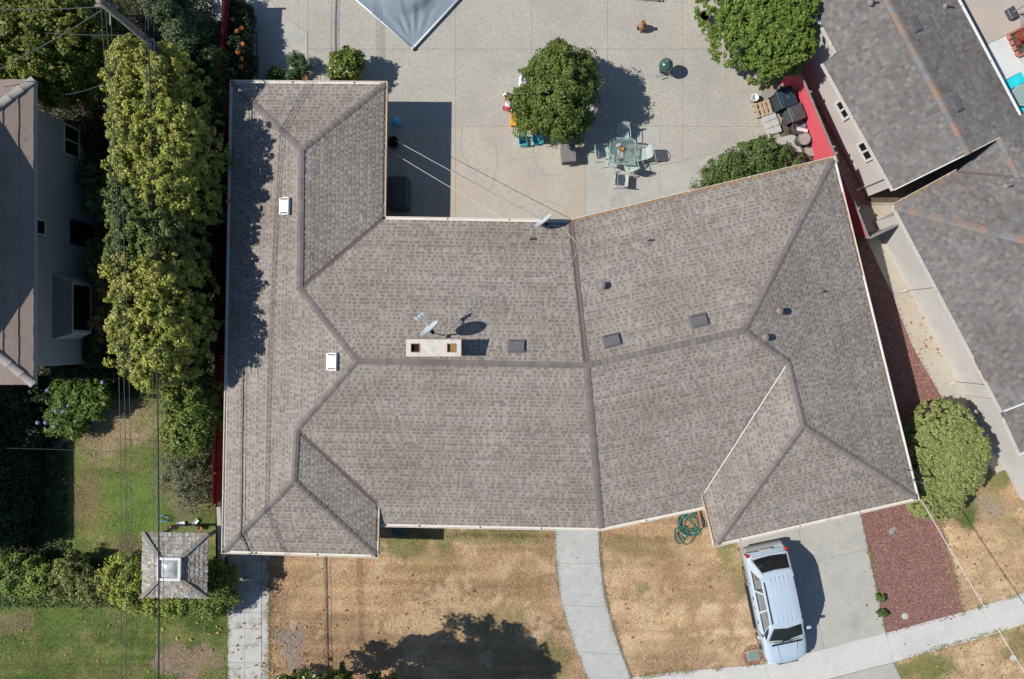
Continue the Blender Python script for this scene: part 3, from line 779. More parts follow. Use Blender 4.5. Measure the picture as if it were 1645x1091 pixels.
# walls under the eaves
wallp = inset([(p.x, p.y) for p in EV], .62)
wb = MB(); n = len(wallp)
for i in range(n):
    p, q = wallp[i], wallp[(i+1) % n]
    wb.add([(p[0],p[1],-.1),(q[0],q[1],-.1),(q[0],q[1],2.25),(p[0],p[1],2.25)], ((0,1,2,3),))
wb.build('wall', 'stucco', parent=house, world=True)
sf = MB()
for i in range(n):
    p, q = wallp[i], wallp[(i+1) % n]; a, b = EV[i], EV[(i+1) % n]
    sf.add([(p[0],p[1],2.02),(q[0],q[1],2.02),(b.x,b.y,2.06),(a.x,a.y,2.06)], ((0,1,2,3),))
sf.build('soffit', 'white_metal', parent=house, world=True)
def wl(i): return wallp[(i+1) % n], wallp[i]          # reversed so that 'outward' of lbox/window points outside
for i, spec_ in ((1, [(.15,.4,.9,1.9),(.6,.85,.9,1.9)]), (2, [(.12,.4,.05,2.0),(.6,.85,.9,1.9)]), (3, [(.2,.4,.9,1.9),(.6,.85,.05,2.0)]), (8, [(.15,.32,.9,1.9),(.55,.8,.8,1.9)]), (7, [(.3,.7,.9,1.9)]), (11, [(.2,.35,.9,1.9),(.6,.75,.9,1.9)]), (10, [(.3,.7,.9,1.9)]), (4, [(.3,.4,1.0,1.8),(.6,.7,1.0,1.8)])):
    a, b = wl(i)
    for u0, u1, z0, z1 in spec_: window(house, a, b, u0, u1, z0, z1)
a, b = wl(5); gd = lbox(house, a, b, 0.0, 2.0, .06, .02, 'white_metal', 'garage_door', .22, .82)
for k in range(4): lbox(house, a, b, .06+k*.48, .50+k*.48, .03, .06, 'white_metal', 'panel', .225, .815, parent=gd)
a, b = wl(8); dr = lbox(house, a, b, 0, 2.0, .06, .02, 'brick', 'front_door', .05, .12)
pass

# ---- chimney
ch = thing('chimney', W(696.5, 559, 4.72)-Vector((0,0,4.72-3.55)), 0, 'white-capped brick chimney with two flues on the main roof ridge', 'chimney')
sx, sy, hb = 1.96, .61, 1.17
bm_ = MB(); cz = 0
cour = 14; bh = (hb-.09)/cour
def brick_part(M_, dims): pass
core = MB().box((0,0,(hb-.09)/2), (sx-.10, sy-.10, hb-.09)).build('core', 'joint_dark', parent=ch)
bme = MB().bevbox((0,0,0), (.205, .05, bh-.008), .006).mesh('brick', 'brick')
for kz in range(cour):
    z = (kz+.5)*bh; o_ = .105*(kz % 2)
    nb = int((sx-.05)/.215)
    for k in range(nb):
        x = -sx/2+.14+k*.215+o_*.5
        if x > sx/2-.1: continue
        for yy in (-sy/2+.035, sy/2-.035):
            instance(bme, 'brick', Matrix.Translation((x, yy, z)), ch, world=False)
    for k in range(2):
        y = -.14+k*.25
        for xx in (-sx/2+.035, sx/2-.035):
            instance(bme, 'brick', Matrix.Translation((xx, y, z)) @ Matrix.Rotation(math.pi/2, 4, 'Z'), ch, world=False)
cp = MB()
f1, f2 = -.655, .635
def capslab():
    xs = [-sx/2, f1-.155, f1+.155, f2-.155, f2+.155, sx/2]; z0, z1 = hb-.09, hb
    for i in range(5):
        x0, x1 = xs[i], xs[i+1]
        if i in (1, 3):
            cp.box(((x0+x1)/2, -(sy/2+.145)/2, (z0+z1)/2), (x1-x0, sy/2-.145, z1-z0)); cp.box(((x0+x1)/2, (sy/2+.145)/2, (z0+z1)/2), (x1-x0, sy/2-.145, z1-z0))
        else: cp.box(((x0+x1)/2, 0, (z0+z1)/2), (x1-x0, sy, z1-z0))
capslab(); cap_o = cp.build('cap', 'chimney_cap', parent=ch)
for fx, m_ in ((f1, 'soot'), (f2, 'flue')):
    fl = MB(); s_ = .15
    for dx, dy, lx, ly in ((-s_,0,.025,2*s_),(s_,0,.025,2*s_),(0,-s_,2*s_,.025),(0,s_,2*s_,.025)): fl.box((fx+dx, dy, hb-.06), (lx, ly, .16))
    fl.build('flue_liner', 'terracotta', parent=ch)
    MB().box((fx, 0, hb-(.075 if m_ == 'flue' else .085)), (.29, .29, .012)).build('flue_floor', m_, parent=ch)
strip(ch, Vector((0,0,0)), Vector((.001,0,0)), .01, 'valley_metal', 'flashing') if False else None

# ---- satellite dishes
def dish(px, py, z, base, az, label, size=.42, arm=.62, tri_lnb=True):
    """az: plan direction the dish faces (unit 2D)"""
    c = W(px, py, z); d = thing('satellite_dish', base, 0, label, 'dish', 'satellite dishes on the roof')
    n_ = Vector((az[0], az[1], .30)).normalized(); s_ = Vector((-az[1], az[0], 0)).normalized(); u = n_.cross(s_)
    if u.z < 0: s_ = -s_; u = n_.cross(s_)
    lc = c-base
    M = Matrix(((s_.x,u.x,n_.x,lc.x),(s_.y,u.y,n_.y,lc.y),(s_.z,u.z,n_.z,lc.z),(0,0,0,1)))
    prof = [(0,-.0)]+[(size*t, .10*t*t) for t in (.2,.4,.6,.8,1.0)]+[(size*1.02,.10),(size*1.0,.085)]+[(size*t, .10*t*t-.015) for t in (.8,.5,.2,0)]
    MB().lathe(prof, n=28, M=M).build('reflector', 'dish_white', parent=d, smooth=True)
    a0 = M @ Vector((0,-size*.95,.03)); a1 = M @ Vector((0,-size*.35,arm))
    am = MB(); am.bar(a0, a1, .035, .035); arm_o = am.build('feed_arm', 'dish_white', parent=d)
    hd = MB(); 
    for k in ((-1,0,1) if tri_lnb else (0,)):
        p = a1+s_*(.13*k); hd.tube([p+n_*.05, p-n_*.09], .035, 8); 
    if tri_lnb: hd.bar(a1-s_*.2, a1+s_*.2, .05, .03)
    hd.build('feed_horn', 'dish_white', parent=arm_o)
    bk = MB(); b0 = M @ Vector((0,0,-.02)); b1 = b0-n_*.14
    bk.bar(b0, b1, .12, .12); bk.build('bracket', 'black_plastic', parent=d)
    ms = MB(); ms.tube([b1, b1+Vector((0,0,-.12)), Vector((lc.x*.25, lc.y*.25, .12)), Vector((0,0,0))], .022, 8); ms.box((0,0,.015), (.14,.14,.03)); ms.build('mast', 'car_trim', parent=d)
    return d
cb = ch.location
dish(692, 530, 5.0, Vector((cb.x+.28, cb.y+.42, 3.83)), (-.62, .78), 'white satellite dish with three-part feed arm standing behind the chimney', .40, .62)
p = W(874, 357, 2.75); dish(875, 357, 2.9, Vector((p.x+.15, p.y-.12, 2.47)), (-.60, .80), 'grey satellite dish at the back eave beside the roof valley', .40, .42, False)

# ---- roof vents, flues, skylights
def roof_z(x, y):
    best = None
    for f in faces:
        if pip([(x, y)], [(q.x, q.y) for q in f.p])[0]: return f.z(x, y), f
    return 3.0, faces[0]
def on_roof(px, py):
    z = 3.0
    for _ in range(4): p = W(px, py, z); z, f = roof_z(p.x, p.y)
    p = W(px, py, z); return Vector((p.x, p.y, z)), f
def rframe(f, p):
    e = (f.p[1]-f.p[0]); u = Vector((e.x, e.y, 0)).normalized()
    v = Vector((-u.y, u.x, 0)); 
    cen = sum(f.p, Vector())/len(f.p)
    if (cen-f.p[0]).dot(v) < 0: v = -v; 
    dz = f.z(p.x+v.x*.2, p.y+v.y*.2)-f.z(p.x, p.y); v3 = Vector((v.x*.2, v.y*.2, dz)).normalized()
    n_ = u.cross(v3)
    if n_.z < 0: u = -u; n_ = u.cross(v3)
    return Matrix(((u.x,v3.x,n_.x,p.x),(u.y,v3.y,n_.y,p.y),(u.z,v3.z,n_.z,p.z),(0,0,0,1)))
for px, py, lab in ((830,556,'flat grey roof vent just right of the chimney'), (983,547,'flat grey roof vent right of the roof valley'), (1123,515,'flat grey roof vent near the right end of the bent ridge')):
    p, f = on_roof(px, py); M = rframe(f, p)
    v = thing('roof_vent', p, 0, lab, 'vent', 'flat roof vents'); M.translation = (0,0,0)
    b = MB(); b.box((0,0,.05), (.58,.42,.07), M=M); b.box((0,.01,.01), (.66,.52,.02), M=M); b.build('housing', 'vent_metal', parent=v)
    b = MB(); b.box((0,.02,.095), (.54,.34,.015), M=M); b.box((0,-.17,.06), (.5,.06,.05), M=M); b.build('hood', 'vent_metal', parent=v)
for px, py, r_, h_, lab in ((966,459,.14,.30,'round capped flue beside the roof valley'), (1247,500,.135,.40,'tall round capped flue on the right hip slope'), (1226,542,.135,.30,'round capped flue next to the right roof hip')):
    p, f = on_roof(px, py)
    v = thing('roof_flue', p, 0, lab, 'vent', 'round roof flues')
    M = rframe(f, p); M.translation = (0,0,0)
    MB().box((0,0,.012), (.46,.5,.02), M=M).build('flashing', 'vent_pipe', parent=v)
    MB().lathe([(.10,-.05),(.085,h_*.6),(.085,h_*.75)], n=16).build('pipe', 'vent_pipe', parent=v, smooth=True)
    MB().lathe([(.10,h_*.7),(r_,h_*.78),(r_,h_*.92),(r_*.7,h_),(0,h_*1.04)], n=20).build('cap', 'vent_pipe', parent=v, smooth=True)
for px, py, lab in ((851,384,'thin vent pipe near the back eave of the middle roof'), (1040,386,'thin vent pipe on the right back slope'), (1316,468,'thin vent pipe on the far right slope'), (409,417,'thin vent pipe at the edge of the tree shadow on the left roof')):
    p, f = on_roof(px, py)
    v = thing('vent_pipe', p, 0, lab, 'pipe', 'thin roof vent pipes'); M = rframe(f, p); M.translation = (0,0,0)
    MB().lathe([(.035,-.05),(.035,.27)], n=12).build('pipe', 'vent_pipe', parent=v)
    b = MB(); b.box((0,0,.01), (.3,.32,.018), M=M); b.lathe([(.09,.0),(.045,.08)], n=12); b.build('flashing', 'vent_pipe', parent=v)
for px, py, lab in ((459,332,'white box skylight vent on the upper left roof slope'), (535,581,'white box skylight vent near the left end of the main ridge')):
    p, f = on_roof(px, py); M = rframe(f, p); M.translation = (0,0,0)
    v = thing('roof_skylight', p, 0, lab, 'skylight', 'white roof skylight vents')
    MB().box((0,0,.06), (.62,.42,.12), M=M).build('curb', 'white_metal', parent=v)
    b = MB(); b.box((0,.06,.13), (.66,.30,.03), M=M); b.box((0,-.10,.125), (.42,.14,.03), M=M); b.build('cover', 'white_metal', parent=v)
    for sx_ in (-.26, .26): MB().box((sx_,.02,.15), (.06,.30,.012), M=M).build('slot', 'vent_metal', parent=v)
# cable lying over the roof
def roof_path(pts, lift=.03):
    out = []
    for x, y in pts:
        p, f = on_roof(x, y); out.append(p+Vector((0,0,lift)))
    return out
def smooth_pts(pts, n=6):
    out = []
    P = [pts[0]]+list(pts)+[pts[-1]]
    for i in range(1, len(P)-2):
        p0, p1, p2, p3 = P[i-1:i+3]
        for k in range(n):
            t = k/n
            out.append(tuple(.5*((2*b)+(-a+c)*t+(2*a-5*b+4*c-d)*t*t+(-a+3*b-3*c+d)*t**3) for a, b, c, d in zip(p0, p1, p2, p3)))
    return out+[tuple(P[-1])]
cpts = smooth_pts([(884,362),(905,366),(915,378),(925,389),(927,402),(920,418),(912,432),(903,441),(880,446),(845,449),(815,461),(785,475),(765,486),(745,507),(720,530),(703,540)])
tag(MB().tube(roof_path(cpts), .010, 6).build('roof_cable', 'wire_white'), 'thin pale cable snaking over the roof between the two dishes', 'cable')
# ================================================================== LEFT NEIGHBOUR HOUSE
ZL = 4.5
lh = thing('neighbour_house', W(60, 400, 0), 0, 'grey two-storey house with brown tiled roof at the left edge', 'house')
xe = W(55,128,ZL).x; yN = W(55,128,ZL).y; yS = W(48,618,ZL).y; pit = .35
xw = xe-6.2
# lower roof: hip, rising to the west
rise_x = 3.1; zt = ZL+rise_x*pit
ap = [Vector((xe,yN,ZL)), Vector((xe,yS,ZL)), Vector((xw,yS,ZL)), Vector((xw,yN,ZL)), Vector((xe-rise_x,yN-rise_x*1.05,zt)), Vector((xe-rise_x,yS+rise_x*1.05,zt))]
lf = [Face3([ap[0],ap[1],ap[5],ap[4]]), Face3([ap[1],ap[2],ap[5]]), Face3([ap[3],ap[0],ap[4]]), Face3([ap[2],ap[3],ap[4],ap[5]])]
deck(lf, 'roof_deck', lh, 'tile_brown', .012, .16)
def courses(face, root, exp, m, th=.035):
    """long overlapping roof courses, one part per course"""
    e0, e1 = face.p[0], face.p[1]; u = Vector((e1.x-e0.x, e1.y-e0.y)).normalized(); v = Vector((-u.y, u.x))
    cen = sum((Vector((q.x,q.y)) for q in face.p), Vector((0,0)))/len(face.p); O = Vector((e0.x,e0.y))
    if (cen-O).dot(v) < 0: v = -v
    P2 = [((Vector((q.x,q.y))-O).dot(u), (Vector((q.x,q.y))-O).dot(v)) for q in face.p]; vm = max(p[1] for p in P2); v0 = 0
    def span(vv):
        xs = []
        for i in range(len(P2)):
            (a, b), (c, d) = P2[i-1], P2[i]
            if (b-vv)*(d-vv) < 0 or b == vv: xs.append(a if d == b else a+(c-a)*(vv-b)/(d-b))
        return (min(xs), max(xs)) if len(xs) > 1 else None
    while v0 < vm-.05:
        v1 = min(v0+exp, vm-.01); s0 = span(v0+.001); s1 = span(v1)
        if s0 and s1:
            def w3(a, b, h): q = O+u*a+v*b; return (q.x, q.y, face.z(q.x,q.y)+h)
            vs = [w3(s0[0],v0,th), w3(s0[1],v0,th), w3(s1[1],v1,.004), w3(s1[0],v1,.004), w3(s0[0],v0,-.01), w3(s0[1],v0,-.01)]
            b = MB()
            n_ = 60; rr = random.Random(int(v0*100))
            top = []
            for k in range(n_+1):
                t = k/n_; top.append((s0[0]+(s0[1]-s0[0])*t, v0+rr.uniform(-.012,.012)))
            vs = [w3(a, c, th) for a, c in top]+[w3(s1[0]+(s1[1]-s1[0])*k/n_, v1, .004) for k in range(n_+1)]+[w3(a, c, -.01) for a, c in top]
            fs = []
            for k in range(n_): fs += [(k, k+1, n_+2+k, n_+1+k), (2*n_+2+k, 2*n_+3+k, k+1, k)]
            b.add(vs, fs).build('roof_course', m, parent=root, world=True)
        v0 = v1
for f in lf: courses(f, lh, .44, 'tile_brown')
capm = MB()
def hipcap(a, b, root):
    a = Vector(a); b = Vector(b); d = b-a; L = d.length; n = int(L/.48); x = d.normalized(); y = Vector((-x.y,x.x,0)).normalized(); z = x.cross(y)
    me = MB(); N = 7; vs = []
    for xx, rr in ((0,.165),(.5,.145)):
        for k in range(N): t = math.pi*(k/(N-1)); vs.append((xx, rr*math.cos(t), rr*.62*math.sin(t)-.03))
    me.add(vs, [(k, k+1, N+k+1, N+k) for k in range(N-1)]+[tuple(range(N))]); me = me.mesh('hip_tile', 'tile_cap', True)
    for i in range(n):
        p = a+d*(i/n)+Vector((0,0,.03)); M = Matrix(((x.x,y.x,z.x,p.x),(x.y,y.y,z.y,p.y),(x.z,y.z,z.z,p.z),(0,0,0,1))); instance(me, 'hip_tile', M, root)
hipcap(ap[0], ap[4], lh); hipcap(ap[1], ap[5], lh); hipcap(ap[5], ap[4], lh)
fa = MB(); fa.bar((xe-.012,yN,ZL-.09), (xe-.012,yS,ZL-.09), .03, .16); fa.bar((xw,yN-.012,ZL-.09), (xe-.03,yN-.012,ZL-.09), .03, .16); fa.bar((xw,yS+.012,ZL-.09), (xe-.03,yS+.012,ZL-.09), .03, .16)
fa.build('fascia', 'siding_grey', parent=lh, world=True)
wx, wyN, wyS = xe-.34, yN-.84, yS+.62
wb = MB()
wb.box(((wx+xw+.3)/2, (wyN+wyS)/2, (ZL-.05)/2-.05), (wx-xw-.3, wyN-wyS, ZL+.05)); wb.build('wall', 'siding_grey', parent=lh, world=True)
bt = MB(); y = wyS+.1
while y < wyN-.05: bt.box((wx+.008, y, ZL/2), (.02, .028, ZL-.1)); y += .205
bt.build('siding_batten', 'siding_grey', parent=lh, world=True, kind='stuff')
def lwin(y0px, y1px, z0, z1, mul=0, mullz=False):
    zc = (z0+z1)/2; ya = W(0, y0px, zc).y; yb = W(0, y1px, zc).y
    L0, L1 = (wx+.012, wyS), (wx+.012, wyN)
    tot = wyN-wyS; return window(lh, L0, L1, (yb-wyS)/tot, (ya-wyS)/tot, z0, z1, mul)
lwin(203, 252, 1.45, 2.45, 1); lwin(352, 378, 3.45, 4.05); lwin(430, 467, 4.02, 4.42, 1)
yb = W(0,375,1.5).y; MB().box((wx+.02, yb, 1.15), (.05, .95, 1.7)).build('side_door', 'dark_glass', parent=lh, world=True)
# box bay window
by0, by1 = W(0,445,2).y, W(0,545,2).y; bc = (by0+by1)/2; bl = abs(by0-by1)
bay = MB(); bay.add([(wx,by1,1.5),(wx,by0,1.5),(wx+.55,by0-.25,1.5),(wx+.55,by1+.25,1.5),(wx,by1,3.05),(wx,by0,3.05),(wx+.55,by0-.25,2.75),(wx+.55,by1+.25,2.75)], ((0,1,2,3),(7,6,5,4),(3,2,6,7),(1,5,6,2),(0,3,7,4)))
bay = bay.build('bay_window', 'window_frame', parent=lh, world=True)
MB().box((wx+.557, bc, 2.15), (.02, bl-.72, .98)).build('pane', 'dark_glass', parent=bay)
pn = MB().add([(wx+.02,by1+.0,3.055),(wx+.57,by1+.22,2.755),(wx+.57,by0-.22,2.755),(wx+.02,by0-.0,3.055)], ((0,1,2,3),)).build('bay_roof', 'vent_metal', parent=bay)
for zz, yy in ((2.7, W(0,462,2.7).y), (.7, W(0,575,.7).y), (.5, W(0,560,.5).y)):
    MB().bevbox((wx+.10, yy, zz), (.2,.24,.3), .03).build('wall_lamp' if zz > 2 else 'meter_box', 'car_trim', parent=lh, world=True)
# raised gable behind, just outside the frame, which shades the tiled roof
gx = -18.35; gy0, gy1, gpk = 8.6, -.65, 3.98; zpk = 6.42; sg = .39
gb = MB(); pts = [(gx,gy0,4.2),(gx,gy1,4.2),(gx,gy1,zpk-sg*(gpk-gy1)),(gx,gpk,zpk),(gx,gy0,zpk-sg*(gy0-gpk))]
bk = [(p[0]-8,p[1],p[2]) for p in pts]
gb.add(pts+bk, ((0,1,2,3,4),(9,8,7,6,5),(1,6,7,2),(0,4,9,5),(2,7,8,3),(3,8,9,4)))
gb.build('upper_gable', 'siding_grey', parent=lh, world=True)
gr = MB()
for s_ in (1, -1):
    ye = gpk+s_*4.95; ze = zpk-sg*4.95+.05
    gr.add([(gx+.12,gpk,zpk+.05),(gx+.12,ye,ze),(gx-8.2,ye,ze),(gx-8.2,gpk,zpk+.05),(gx+.12,gpk,zpk-.09),(gx+.12,ye,ze-.14),(gx-8.2,ye,ze-.14),(gx-8.2,gpk,zpk-.09)], ((0,1,2,3),(7,6,5,4),(0,4,5,1),(1,5,6,2)))
gr.build('gable_roof', 'tile_brown', parent=lh, world=True)
# west wing, outside the frame, whose straight eave shades the lower left yard
sw = MB(); sw.box((-27.2, -5.0, 2.15), (7.4, 6.4, 4.4)); sw.build('rear_wing_wall', 'siding_grey', parent=lh, world=True)
sr = MB(); sr.box((-27.0, -5.0, 4.46), (7.9, 6.95, .14)); sr.add([(-30.95,-8.475,4.535),(-23.05,-8.475,4.535),(-23.05,-1.525,4.535),(-30.95,-1.525,4.535),(-27,-5,5.3)], ((0,1,4),(1,2,4),(2,3,4),(3,0,4))); sr.build('rear_wing_roof', 'tile_brown', parent=lh, world=True)

# ================================================================== RIGHT NEIGHBOUR HOUSE
rh = thing('neighbour_house', W(1560, 330, 0), 0, 'pale stucco house with mottled slate-coloured shingle roof at the right edge', 'house')
ZB = 2.62
def q(px, py, z): return W(px, py, z)
U = dict(a0=q(1296,-12,ZB+.1), a1=q(1345,84,ZB+.1), b0=q(1323,101,ZB+.02), b1=q(1437,305,ZB+.02), r0=q(1412,-25,3.62), r1=q(1557,246,3.55), e0=q(1526,-27,ZB+.05), e1=q(1637,186,ZB+.05), s2=q(1606,221,3.12))
def low(v, dz): return Vector((v.x, v.y, v.z-dz))
# extend the wing north beyond the frame
dn = (U['r0']-U['r1']).normalized()*5
xa0, xr0, xe0 = U['a0']+Vector((dn.x,dn.y,0)), U['r0']+dn, U['e0']+Vector((dn.x,dn.y,0))
# point on the ridge opposite the step in the west eave
rm = U['r1']+(U['r0']-U['r1'])*.80
fW1 = Face3([U['b0'], U['b1'], U['r1'], rm]); fW0 = Face3([xa0, U['a1'], U['b0'], rm, xr0])
fE = Face3([U['e1'], xe0, xr0, U['r1'], U['s2']])
hipc = q(1437,331,ZB-.02); nend = q(1538,276,ZB-.02); hp = q(1645,386,3.50)
d_ = (hp-hipc); hapex = hipc+d_*1.55
weave = q(1611,660,ZB-.02); weave2 = q(1645,728,ZB-.02)
wdir = (weave-hipc).normalized()
r2e = q(1638,285,3.12)
e1x = U['e1']+Vector((6, 3.2, 0)); r2x = Vector((hapex.x+4, hapex.y+2, hapex.z))
fN = Face3([hipc, nend, r2e, Vector((r2e.x+2.2, r2e.y-.3, 3.45)), hapex])
fN2 = Face3([nend, U['s2']-Vector((0,0,.05)), r2e-Vector((0,0,.002))])
fE2 = Face3([U['e1'], U['s2'], r2e, Vector((r2e.x+2.2, r2e.y-.3, 3.45)), Vector((U['e1'].x+3.5, U['e1'].y+1.6, 3.1))])
# west slope of the main part, ends at a rake
rk = q(1648,649,3.22); rkx = Vector((hapex.x+4.4, hapex.y-8.6, hapex.z))
rk2 = weave+Vector((.8916,.4526,0))*4.75; rk2.z = hapex.z
fW2 = Face3([hipc, weave, rk2, hapex])
# lower porch roof south of the rake
pe0 = q(1614,671,ZB-.16); pe1 = q(1641,730,ZB-.16)
pv = Vector((.8916,.4526,0))*4.0
fP = Face3([pe0-(pe1-pe0)*.12, pe1, pe1+pv+Vector((0,0,1.1)), pe0-(pe1-pe0)*.12+pv+Vector((0,0,1.1))])
rfaces = [fW0, fW1, fE, fN, fN2, fE2, fW2, fP]
deck(rfaces, 'roof_deck', rh, thick=.13)
def pal_slate(up, sh, rn, r):
    x = r.random()
    if x < .18: c = (.268, .242, .22)
    elif x < .38: c = (.224, .217, .213)
    elif x < .60: c = (.238, .218, .206)
    elif x < .62: c = (.27, .23, .20)
    else: c = (.205, .193, .188)
    k = r.uniform(.85, 1.15); return tuple(v*k for v in c)
for i, f in enumerate(rfaces):
    shingles(f, pal_slate, .142, .07, .19, seed=70+i, rise=(.004,.010)).build('shingles', 'shingle', parent=rh, world=True, kind='stuff')
capcols = [(.345,.24,.185),(.295,.238,.20),(.26,.262,.262),(.235,.22,.21),(.31,.25,.21)]
rcap = []
for i, c in enumerate(capcols):
    mat('slate_cap_%d' % i, c, [(tuple(v*.8 for v in c), 9, .4, .7)], .95, .3, 120, .12); rcap.append(cap_mesh('ridge_cap', .26, .15, .04, 'slate_cap_%d' % i))
for a, b in ((xr0, U['r1']), (U['s2'], r2e), (hipc, hapex)): caps(rh, a, b, rcap, .26, .016)
strip(rh, nend, r2e, .10, 'valley_metal', 'valley_flashing', .03); strip(rh, U['e1'], r2e, .12, 'valley_metal', 'valley_flashing', .03)
# gable end wall above the lower wing roof, facing the slot
def vwall(pts, name='wall', m='stucco_white'):
    b = MB(); 
    for (p, q_, z0, z1, z2) in pts: b.add([(p[0],p[1],z0),(q_[0],q_[1],z0),(q_[0],q_[1],z2),(p[0],p[1],z1)], ((0,1,2,3),))
    return b.build(name, m, parent=rh, world=True)
ins_ = Vector((.4526,-.8916))*-.05
b1i = U['b1']+Vector((.8916,.4526,0))*.35+Vector((-.4526,.8916,0))*.12; r1i = U['r1']+Vector((-.4526,.8916,0))*.12; s2i = U['s2']+Vector((-.4526,.8916,0))*.12
vwall([(b1i, r1i, 0, b1i.z+.05, r1i.z-.10), (r1i, s2i, 2.2, r1i.z-.10, s2i.z-.08)], 'gable_wall')
for a, b in ((U['b1'], U['r1']), (U['r1'], U['s2'])):
    MB().bar(a+Vector((0,0,-.05)), b+Vector((0,0,-.05)), .04, .12).build('rake_board', 'gutter', parent=rh, world=True)
# outer walls
def back(v, d, along=0): 
    return Vector((v.x, v.y, 0))+Vector((.8916,.4526,0))*d+Vector((.4526,-.8916,0))*along
wn0, wn1 = back(U['b0'], .42, -9), back(U['b1'], .42, -.12)
hw0, hw1 = back(hipc, .42, .42), back(weave, .42, 0); hw2 = back(weave2, .55, 3)
nw = back(nend, 0, .42)
vwall([(wn0, wn1, -.1, 2.6, 2.6), (hw0, hw1, -.1, 2.6, 2.6), (hw1, hw2, -.1, 2.45, 2.45), (hw0, Vector((nw.x, nw.y, 0)), -.1, 2.55, 2.55), (wn1, b1i+Vector((1.5,.76,0)), -.1, 2.6, 2.6)])
ew0 = Vector((U['e1'].x, U['e1'].y, 0))+Vector((-.886,-.465,0))*.4; ew1 = Vector((xe0.x, xe0.y, 0))+Vector((-.886,-.465,0))*.4
vwall([(ew0, ew1, -.1, 2.6, 2.6)])
# gutters
nW = (.8916, .4526)
deb_g = lambda a, b, n_, d=0: gutter(rh, a, b, n_, d, .13, 'white_metal' if False else 'gutter')
def outw(v, d): return v+Vector((-.8916,-.4526,0))*d
gutter(rh, outw(xa0,.1), outw(U['a1'],.1), nW); gutter(rh, outw(U['b0'],.1), outw(U['b1'],.1), nW); gutter(rh, outw(hipc,.1), outw(weave,.1), nW, .12); gutter(rh, outw(pe0,.1), outw(pe1,.1), nW)
gutter(rh, hipc+Vector((-.045,.089,0)), nend+Vector((-.045,.089,0)), (.4526,-.8916), .9)
gutter(rh, U['e1']+Vector((.0886,.0465,0)), xe0+Vector((.0886,.0465,0)), (-.886,-.465), 0, .13, 'white_metal')
MB().bar(weave+Vector((0,0,.02)), rk2+Vector((0,0,.03)), .05, .16).build('rake_board', 'white_metal', parent=rh, world=True)
MB().bar(pe1+Vector((-.1,0,-.04)), pe1+pv+Vector((-.1,0,1.06)), .05, .14).build('rake_board', 'white_metal', parent=rh, world=True)
# windows high on the west wall and downpipes
wlen = (wn1-wn0).length
def wpx(px, py, z):
    p = W(px, py, z); return ((Vector((p.x,p.y,0))-wn0).dot((wn1-wn0).normalized()))/wlen
for (x0,y0,x1,y1) in ((1349,158,1365,188),(1384,226,1402,256)):
    u0, u1 = wpx(x0,y0,1.9), wpx(x1,y1,1.9)
    window(rh, (wn0.x-.03,wn0.y-.015), (wn1.x-.03,wn1.y-.015), min(u0,u1), max(u0,u1), 1.15, 2.15, 1, 'white_metal', .10)
for base_, z1 in ((back(U['b1'], .36, -.55), 2.5), (back(hipc, .36, 3.6), 2.5), (back(hipc, .36, 8.0), 2.5), (back(weave, .34, -.25), 2.5)):
    b = MB(); o_ = Vector((-.8916,-.4526,0)); b.tube([base_+o_*.38+Vector((0,0,z1)), base_+o_*.05+Vector((0,0,z1-.3)), base_+o_*.03+Vector((0,0,.15)), base_+o_*.25+Vector((0,0,.06))], .035, 6)
    b.build('downpipe', 'stucco_white', parent=rh, world=True)
for px, py, z, lab in ((1468,40,3.25,'flat dark vent beside the right roof ridge, upper one'), (1535,167,3.3,'flat dark vent beside the right roof ridge, lower one')):
    p = W(px, py, fE.z(*W2(px,py,z))); v = thing('roof_vent', p, 0, lab, 'vent', 'flat roof vents'); M = rframe(fE, p); M.translation = (0,0,0)
    b = MB(); b.box((0,0,.05), (.60,.40,.08), M=M); b.box((0,.01,.015), (.66,.48,.02), M=M); b.build('housing', 'vent_metal', parent=v)
    MB().box((0,0,.10), (.50,.30,.02), M=M).build('hood', 'vent_metal', parent=v)
for px, py, f, lab in ((1400,3,fW0,'small pipe vent on the right roof at the top edge'), (1519,10,fE,'squat flue near the right patio at the top edge'), (1617,299,fN,'small pipe vent on the mottled right roof')):
    z = f.z(*W2(px,py,3.0)); p = W(px, py, z); v = thing('vent_pipe', p, 0, lab, 'pipe', 'thin roof vent pipes')
    MB().lathe([(.04,-.05),(.04,.26)], n=12).build('pipe', 'vent_pipe', parent=v); MB().lathe([(.14,-.03),(.05,.09)], n=12).build('flashing', 'vent_pipe', parent=v)
# neighbour's sunny patio at the top right
paving('neighbour_patio', [(1515,-60),(1760,-60),(1760,210),(1640,200)], [([(1520,-50),(1640,-50),(1640,45),(1585,72)],'concrete_patio'), ([(1585,72),(1617,57),(1634,92),(1700,170),(1650,205)],'concrete_bright'), ([(1634,92),(1760,40),(1760,170),(1700,170)],'concrete_white'), ([(1640,-50),(1760,-50),(1760,-5),(1640,20)],'concrete_patio')], 'concrete_white', z=0.0) if mat('concrete_patio', (.50,.43,.37), [((.46,.40,.34), 1, .4, .7)], .85, .1, 60) and mat('concrete_bright', (.70,.70,.68), [((.62,.62,.60), 1, .45, .7)], .85, .1, 60) else None
pl = thing('brick_planter', W(1640,70,0), 0, 'red brick edged planter with a small flowering plant at upper right', 'planter')
mat('brick_pink', (.46,.20,.16), [((.36,.15,.12), 8, .4, .7)], .9, .3, 60)
bk_ = MB().bevbox((0,0,.07), (.20,.10,.14), .01).mesh('brick', 'brick_pink')
